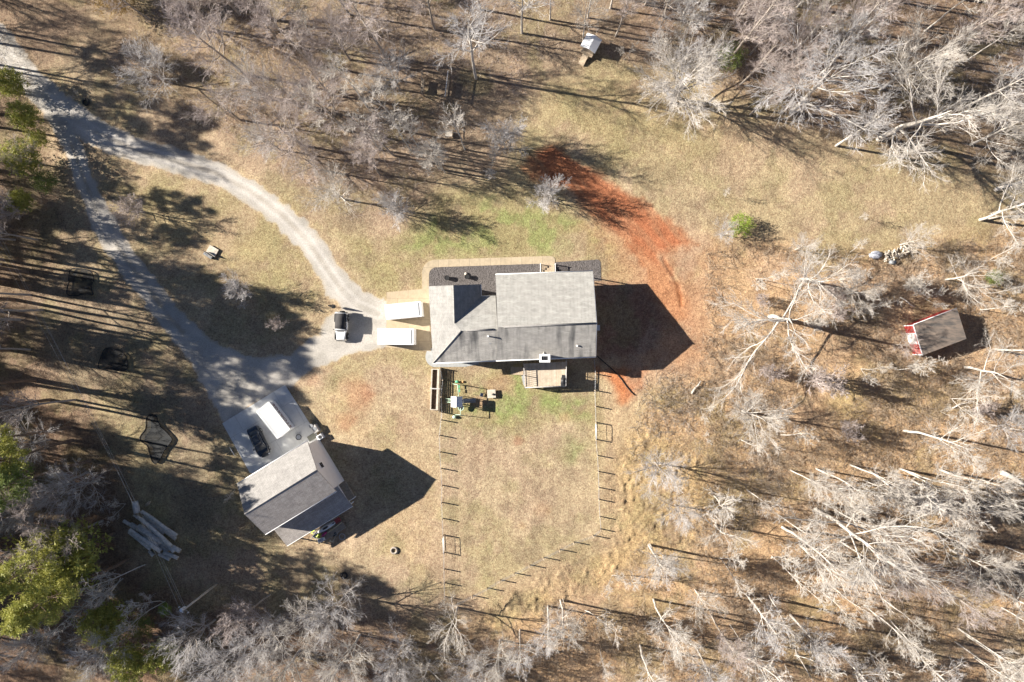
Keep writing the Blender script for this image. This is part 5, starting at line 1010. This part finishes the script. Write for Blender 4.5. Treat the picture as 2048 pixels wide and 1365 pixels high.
T = [
 # ornamental
 ('smallB', 292, 428, 6.5, 'small round pinkish bare tree between the two drives'), ('smallA', 496, 580, 5.5, 'small silvery bare tree casting a long thin shadow toward the white off-road car'),
 ('smallB', 562, 650, 3.2, 'smallest bare tree just left of the white off-road car'), ('smallA', 800, 430, 6.5, 'small grey twiggy tree at the top of the green front lawn'), ('smallA', 1098, 400, 6.5, 'small silvery tree standing on the edge of the red clay'),
 ('smallA', 1012, 290, 7.5, 'silvery round bare tree above the red clay tip'), ('sapA', 1450, 395, 4, 'small bare tree in the dry meadow above the bright green bush'),
 # upper left wood
 ('tallB', 770, 113, 20, 'tall bare tree with a thick dark trunk above the swing frames'), ('tallA', 952, 157, 22, 'tall white-topped bare tree right above the swing frames'), ('tallB', 624, 130, 18, None), ('tallD', 789, 312, 17, None), ('tallB', 692, 262, 18, None),
 ('wideB', 607, 292, 13, None), ('wideA', 690, 400, 10, 'dark leaning bare tree beside the bend of the gravel drive'), ('sapB', 620, 72, 12, None), ('tallB', 490, 150, 20, 'tall dark-trunked bare tree at the top of the upper drive'), ('wideC', 345, 168, 11, 'silvery round-crowned bare tree above the drive fork'),
 ('wideB', 480, 240, 10, None), ('wideC', 545, 200, 11, None), ('wideB', 600, 215, 12, None), ('tallD', 560, 90, 17, None), ('wideB', 660, 190, 11, None), ('tallE', 840, 300, 15, None), ('wideC', 560, 300, 9, None),
 ('tallD', 760, 350, 13, None), ('wideB', 640, 340, 9, None), ('tallB', 870, 60, 18, None), ('wideB', 430, 60, 12, None), ('tallD', 700, 30, 17, None), ('sapB', 860, 330, 9, None), ('tallB', 560, -20, 18, None), ('wideB', 480, 30, 13, None), ('wideC', 800, 180, 10, None), ('beech', 255, 10, 7, 'small tree with russet leaves at the top left'),
 ('tallE', 930, 300, 17, None), ('tallE', 800, 262, 20, None), ('tallE', 735, 215, 20, None), ('tallE', 1100, 40, 19, None), ('sapB', 980, 345, 8, None), ('wideB', 700, 120, 12, None), ('tallD', 300, 40, 15, None),
 ('tallE', 878, 338, 15, 'tall pale bare tree, left stem of the trio above the front lawn'), ('tallE', 884, 341, 13, 'tall grey bare tree, middle stem of the trio above the front lawn'), ('tallE', 890, 346, 14, 'straight bare tree, right stem of the trio above the front lawn'), ('tallE', 822, 302, 17, None), ('tallE', 760, 300, 18, None), ('tallE', 690, 262, 19, None),
 # top middle
 ('tallA', 1044, 67, 18, 'straight bare tree at the top edge left of the playhouse'), ('tallC', 1166, 82, 13, 'slim bare tree rising directly behind the playhouse'), ('tallD', 1231, 73, 16, 'slim bare tree right of the playhouse with a double trunk'), ('tallB', 960, 20, 18, None), ('sapB', 1323, 98, 8, None),
 ('tallA', 1360, 95, 15, 'pale bare tree with many straight limbs at the top'), ('wideA', 1342, 205, 13.5, 'wide pale bare tree spreading over the dry meadow edge', 1.0, None, 1.35), ('wideC', 1352, 198, 12.5, 'silvery bare crown tangled into the wide pale tree at the meadow edge', 0, None, 1.35), ('bushB', 1450, 128, 4.5, 'dark yellow-green bush at the right of the wide pale tree'), ('wideC', 1325, 35, 13, None), ('sapA', 1400, 60, 10, None), ('tallD', 1290, 10, 17, None), ('sapB', 1250, 120, 5, None),
 ('tallD', 1440, 80, 17, None), ('tallA', 1470, 30, 18, None), ('tallC', 1540, 60, 18, None), ('tallB', 1500, 110, 15, None), ('tallD', 1380, -30, 18, None), ('tallB', 1200, -30, 17, None), ('tallB', 1130, -20, 16, None),
 # upper right
 ('wideD', 1582, 225, 19, 'large white bare tree, left of the two giants at upper right'), ('oakC', 1757, 279, 21, 'giant white-limbed bare tree at upper right with forked trunk'), ('tallA', 1672, 292, 18, None), ('tallC', 1590, 100, 17, None), ('tallA', 1640, 150, 18, None), ('tallB', 1700, 60, 18, None), ('wideA', 1760, 180, 16, None), ('tallB', 1640, 20, 18, None),
 ('tallD', 1560, 150, 18, None), ('tallD', 1850, 120, 19, None), ('tallA', 1920, 220, 18, None), ('tallD', 1480, 170, 16, None), ('wideA', 1940, 290, 14, None), ('tallB', 1990, 160, 17, None),
 ('tallD', 1500, 230, 15, None), ('tallD', 1540, 190, 17, None), ('wideA', 2000, 370, 8, None), ('sapA', 1718, 435, 4, 'thin small bare tree lying low in the dry meadow'), ('sapB', 1980, 430, 7, None),
 # right middle
 ('oakA', 1540, 634, 15, 'giant crooked white-limbed tree right of the red clay', 4.4, None, 1.3), ('oakC', 1600, 560, 11, 'crooked white tree above the giant right of the red clay', 0, None, 1.2), ('wideC', 1440, 470, 5, 'small grey bare tree left of the bright green bush'), ('wideA', 1680, 590, 9, None), ('sapB', 1510, 560, 8, None), ('wideA', 1590, 500, 6, None), ('sapB', 1730, 620, 7, None),
 ('sapA', 1700, 505, 6, 'pale arching bare tree behind the grey tarp'), ('wideA', 1800, 490, 7, 'pale bare tree spreading over the firewood heap'), ('oakB', 1890, 560, 9, None), ('oakA', 1960, 440, 12, None), ('oakA', 1930, 735, 11, 'crooked white tree below right of the red shed'), ('sapB', 1850, 600, 5, None), ('sapA', 1960, 620, 8, None), ('wideB', 1790, 690, 5, None), ('sapB', 1720, 740, 7, None), ('sapA', 1790, 740, 8, None), ('sapB', 1980, 520, 8, None),
 ('tallC', 1808, 862, 18, 'leaning pale trunk far below the red shed'), ('sapB', 1900, 800, 9, None), ('wideC', 1980, 850, 10, None), ('oakC', 1865, 1000, 14, 'wide white-limbed oak at the right edge, lower half'),
 ('bushA', 1476, 453, 2.8, 'bright green bush in the dry meadow'), ('bushB', 1975, 558, 2.6, 'dark green bush near the right edge above the red shed'), ('shrubA', 1515, 600, 3, None),
 # bottom right
 ('wideA', 1484, 822, 12, 'broad pale bare tree with a white trunk, right of the brush'), ('tallE', 1482, 880, 10, None), ('wideC', 1310, 925, 10, 'silvery dense bare tree right of the fenced yard'), ('sapA', 1560, 870, 10, None), ('oakA', 1430, 1050, 9, None), ('wideC', 1350, 1010, 8, None), ('sapA', 1365, 955, 7, None), ('wideA', 1620, 960, 9, None), ('sapB', 1400, 820, 5, None),
 ('sapB', 1440, 1120, 12, None), ('tallA', 1297, 1090, 14, 'pale bare tree, left stem of the close pair below the right fence corner'), ('tallC', 1300, 1089, 15, 'pale bare tree, right stem of the close pair below the right fence corner'), ('sapA', 1325, 1110, 12, None), ('tallC', 1307, 1199, 16, 'white-trunked bare tree with a cut stub beside it, low centre right'), ('tallA', 1096, 1212, 14, 'slim white-trunked tree below the slanting fence, left of two'), ('tallC', 1121, 1201, 15, 'slim white-trunked tree below the slanting fence, right of two'),
 ('sapA', 1126, 1198, 9, None), ('sapB', 1176, 1222, 13, None), ('sapA', 1262, 1152, 9, None), ('sapB', 1226, 1150, 7, None), ('tallD', 1422, 1230, 15, None), ('tallA', 1492, 1188, 17, None), ('sapB', 1545, 1118, 13, None), ('sapA', 1538, 1190, 14, None), ('tallC', 1565, 1055, 20, 'tall white-trunked tree, left of the two big ones at lower right'), ('oakB', 1630, 1020, 22, 'largest white-trunked tree at lower right'), ('tallC', 1600, 1090, 19, None), ('tallA', 1665, 1290, 16, None),
 ('tallE', 1700, 930, 18, None), ('sapA', 1720, 1050, 12, None), ('tallA', 1760, 960, 15, None), ('tallC', 1960, 1160, 18, None), ('tallB', 1840, 1150, 16, None), ('wideB', 1750, 1110, 12, None), ('tallE', 1640, 1180, 13, None), ('tallA', 1580, 1230, 17, None), ('wideA', 1390, 1180, 8, None), ('tallC', 1280, 1290, 16, None), ('tallA', 1390, 1290, 16, None), ('tallE', 1200, 1300, 10, None), ('tallA', 1500, 1310, 16, None), ('sapA', 1780, 1240, 13, None), ('wideA', 1900, 1100, 12, None),
 ('tallC', 1880, 940, 16, None), ('sapA', 1960, 960, 10, None), ('tallA', 1820, 1300, 15, None), ('tallE', 1930, 1270, 12, None), ('tallA', 1990, 700, 13, None), ('wideA', 1345, 1260, 9, None), ('tallA', 1040, 1260, 13, None), ('tallE', 1460, 1250, 10, None), ('sapA', 1570, 1330, 10, None),
 # bottom middle and left
 ('oakB', 915, 1215, 10, 'crooked white bare tree below the left fence corner'), ('wideC', 690, 1190, 12, None), ('wideA', 640, 1210, 12, None), ('wideC', 560, 1230, 13, None), ('wideA', 720, 1270, 13, None), ('wideC', 810, 1280, 11, None), ('wideA', 860, 1320, 10, None), ('wideC', 500, 1290, 14, None), ('wideA', 600, 1300, 14, None), ('wideC', 950, 1310, 10, None), ('wideA', 1000, 1280, 10, None), ('tallD', 540, 1190, 15, None), ('wideC', 430, 1240, 12, None), ('wideC', 680, 1330, 12, None),
 ('sapA', 470, 980, 5, 'thin bare sapling at the left corner of the barn roof'), ('sapB', 330, 1200, 12, None), ('sapA', 290, 1130, 13, None), ('sapB', 240, 1160, 14, None), ('sapB', 250, 1010, 6, None), ('wideC', 200, 960, 12, None), ('wideC', 120, 1000, 12, None), ('tallD', 150, 800, 19, None), ('wideC', 250, 1260, 11, None), ('wideC', 110, 1260, 10, None), ('tallB', 205, 1042, 19, None), ('tallD', 175, 945, 20, None),
 ('wideB', 60, 420, 8, None), ('wideB', 90, 330, 7, None), ('sapB', 160, 195, 3, None), ('wideC', 100, 880, 12, None), ('tallD', 60, 700, 18, None),
 # evergreens
 ('pineC', 180, 922, 22, 'tall pine with a long leaning trunk left of the black diamond net'), ('pineB', 146, 881, 21, None), ('pineA', 140, 855, 20, None), ('pineC', 100, 800, 20, None), ('pineB', 70, 760, 22, None), ('pineA', 228, 1068, 22, 'yellow-green pine crown at the lower left, upper one'), ('pineA', 255, 1120, 21, 'yellow-green pine at the lower left below the log pile'), ('pineB', 215, 1135, 20, None),
 ('greenA', 195, 1080, 15, None), ('greenA', 350, 1290, 7, 'yellow-green evergreen along the bottom edge, left part'), ('greenA', 290, 1300, 8, None), ('greenA', 250, 1220, 9, None), ('bushB', 300, 1240, 4, None), ('bushA', 335, 1215, 1.6, None),
 ('pineB', 10, 560, 24, None), ('tallB', 40, 640, 22, None), ('pineA', 55, 545, 22, None), ('pineB', -20, 500, 24, None), ('pineA', 20, 700, 23, None), ('pineC', 30, 600, 23, None), ('tallD', 85, 620, 21, None), ('pineC', -10, 620, 25, None), ('pineC', -40, 560, 25, None), ('tallB', 5, 520, 23, None),
 ('greenA', 78, 245, 6, None), ('greenA', 80, 330, 7, 'yellow-green evergreen left of the two drives'), ('greenA', 65, 410, 5, None), ('greenA', 50, 180, 6, None), ('bushB', 110, 370, 4, None), ('greenA', 95, 285, 4, None),
 ('pineB', -60, 330, 20, None), ('tallB', -90, 240, 23, None), ('pineA', -120, 160, 22, None), ('tallB', -60, 120, 20, None), ('pineA', -150, 60, 22, None), ('tallB', -30, 60, 20, None), ('pineB', -180, 200, 24, None), ('pineC', 90, -40, 18, None), ('pineA', 0, -80, 20, None), ('pineB', -30, 410, 18, None),
 ('bushB', 880, -5, 3, 'green bush at the top edge above the swing frames'), ('pineC', -30, 1180, 24, None), ('pineA', 40, 1150, 22, None), ('pineC', 120, 1140, 21, None), ('tallB', 20, 430, 16, None), ('tallD', 30, 480, 18, None), ('tallB', -40, 450, 18, None), ('tallD', 60, 590, 19, None), ('tallD', 75, 480, 15, None),
]
for row in T: tree(*row)
for i in range(60):
    tree(rt.choice(['pineA', 'pineC', 'tallB', 'tallD', 'pineB']), rt.uniform(-760, -330), rt.uniform(330, 1150), rt.uniform(19, 26))
rt.seed(4)
for i in range(16):
    tree(rt.choice(['tallB', 'pineB', 'tallD', 'pineA']), rt.uniform(-160, 110), rt.uniform(840, 1130), rt.uniform(20, 25))
rt.seed(9)
for i in range(34):
    x_ = rt.uniform(1420, 2040); y_ = rt.uniform(920, 1330); tree(rt.choice(['tallE', 'tallE', 'tallE', 'sapA', 'sapB']), x_, y_, rt.uniform(12, 20))
for i in range(22):
    x_ = rt.uniform(1150, 2000); y_ = rt.uniform(-120, 130); tree(rt.choice(['tallE', 'tallD', 'tallE']), x_, y_, rt.uniform(14, 22))
for i in range(14):
    tree(rt.choice(['sapA', 'sapB', 'shrubB', 'shrubA']), rt.uniform(1400, 2000), rt.uniform(560, 900), rt.uniform(3, 8))
rt.seed(10)
for i in range(66):
    y_ = rt.uniform(-220, 1280); x_ = rt.uniform(-330, -30)+(60 if 420 < y_ < 760 else 0); k_ = rt.choice(['pineA', 'pineB', 'pineC', 'tallB', 'tallD', 'tallB'] if y_ > 400 else ['tallB', 'tallB', 'tallD', 'wideB'])
    if 250 < y_ < 470 and rt.random() < .35: continue
    if y_ < 250 and rt.random() < .5: continue
    h_ = rt.uniform(18, 25)
    if 250 < y_ < 480 and x_+26*h_ > 330: continue
    tree(k_, x_, y_, h_)
# fallen trunks
def fallen(a, b, r, lab, z=.3):
    A = W(*a, z); B = W(*b, z+.1); m_ = (A+B)/2; d = (B-A)/2
    o = MB().tube([-d, -d*.3+Vector((0, .12, 0)), d*.4+Vector((0, -.08, .05)), d], [r, r*.9, r*.75, r*.5], 9).build('fallen_log', 'bark', None, m_); tag(o, lab, 'fallen log', 'fallen trunks in the right woods')
fallen((1990, 380), (2048, 362), .28, 'pale fallen trunk at the right edge below the giant tree'); fallen((2003, 945), (2060, 975), .35, 'thick pale fallen trunk at the right edge, lower half'); fallen((1383, 788), (1402, 762), .16, 'short white curved fallen log in the brush right of the yard')
fallen((1878, 585), (1886, 570), .12, 'short standing pale snag just above the red shed', .4); fallen((1905, 817), (1945, 800), .1, 'forked fallen branch below the red shed'); fallen((1800, 595), (1830, 615), .08, 'thin fallen branch left above the red shed'); fallen((1968, 440), (2048, 428), .1, 'long thin white branch on the meadow at the right edge')
# underbrush: twig litter nobody could count
def inpoly(x, y, P): return sdpoly(x, y, P) < 0
def brush(name, label, polys, n, seed, L=(.5, 1.8), r=.009, m='brush', zmax=1.2, cat='brush'):
    rg = np.random.default_rng(seed); x = rg.uniform(-150, 2200, n*6); y = rg.uniform(-120, 1480, n*6); k = np.zeros(len(x), bool)
    for p in polys: k |= inpoly(x, y, p)
    w = W(0, 0); s = CAMH/FPX; dens = fbm(x, y, 90, seed, 3); k &= rg.random(len(x)) < np.clip((dens-.35)*4, .08, 1)
    x = x[k][:n]; y = y[k][:n]
    xc = (x-1024)/FPX; yc = -(y-682.5)/FPX; X = xc*math.cos(TILT)-math.sin(TILT); Z = -xc*math.sin(TILT)-math.cos(TILT); sc_ = CAMH/(-Z)
    st = np.stack([X*sc_, yc*sc_, rg.uniform(0, .1, len(x))], 1); d = rg.normal(0, 1, (len(x), 3)); d[:, 2] = np.abs(rg.normal(.4, .45, len(x)))
    Ls = rg.uniform(*L, len(x)); P_ = path(rg, st, d, Ls, 4, .28, -.12); P_[..., 2] = np.clip(P_[..., 2], .0, zmax)
    R_ = np.full((len(x), 1), r)*np.linspace(1.2, .6, 4)[None]; P2_, L2_, R2_ = kids(rg, P_, Ls, R_, 4, .2, 1, .8, .5, 3, .2, 0, .8, .3, r*.7)
    v, f = pack([(P_, R_), (P2_, R2_)], [3, 3]); o = link(name, arrmesh(name, v, f, [M[m]])); tag(o, label, cat, kind='stuff')
WR = [(1410, 500), (1600, 500), (1760, 520), (2100, 440), (2500, 400), (2500, 1700), (900, 1700), (900, 1290), (1240, 1150), (1290, 1060), (1270, 900), (1300, 810), (1400, 760)]
WT = [(200, -100), (2200, -100), (2200, 320), (1900, 330), (1560, 230), (1330, 110), (1080, 120), (1000, 300), (880, 350), (700, 440), (560, 330), (250, 150)]
WL = [(-200, -200), (60, 100), (90, 420), (60, 640), (150, 830), (230, 950), (260, 1160), (500, 1250), (900, 1290), (900, 1600), (-200, 1600)]
brush('underbrush', 'pale bare brambles and twigs covering the right woods floor', [WR], 26000, 61, (.5, 2.0), .016, 'brush')
brush('thicket', 'grey bare brambles under the upper woods', [WT], 15000, 62, (.3, 1.4), .013, 'twig2')
brush('bramble', 'dark bare brambles under the left and lower woods', [WL], 12000, 63, (.4, 1.6), .014, 'brush')
WB = [(1270, 770), (1340, 745), (1450, 770), (1560, 800), (1560, 1000), (1440, 1080), (1300, 1000), (1260, 900)]
brush('dense_brush', 'dense mixed bare brush right of the fenced yard', [WB], 16000, 64, (.4, 1.6), .018, 'bark2', 1.6)
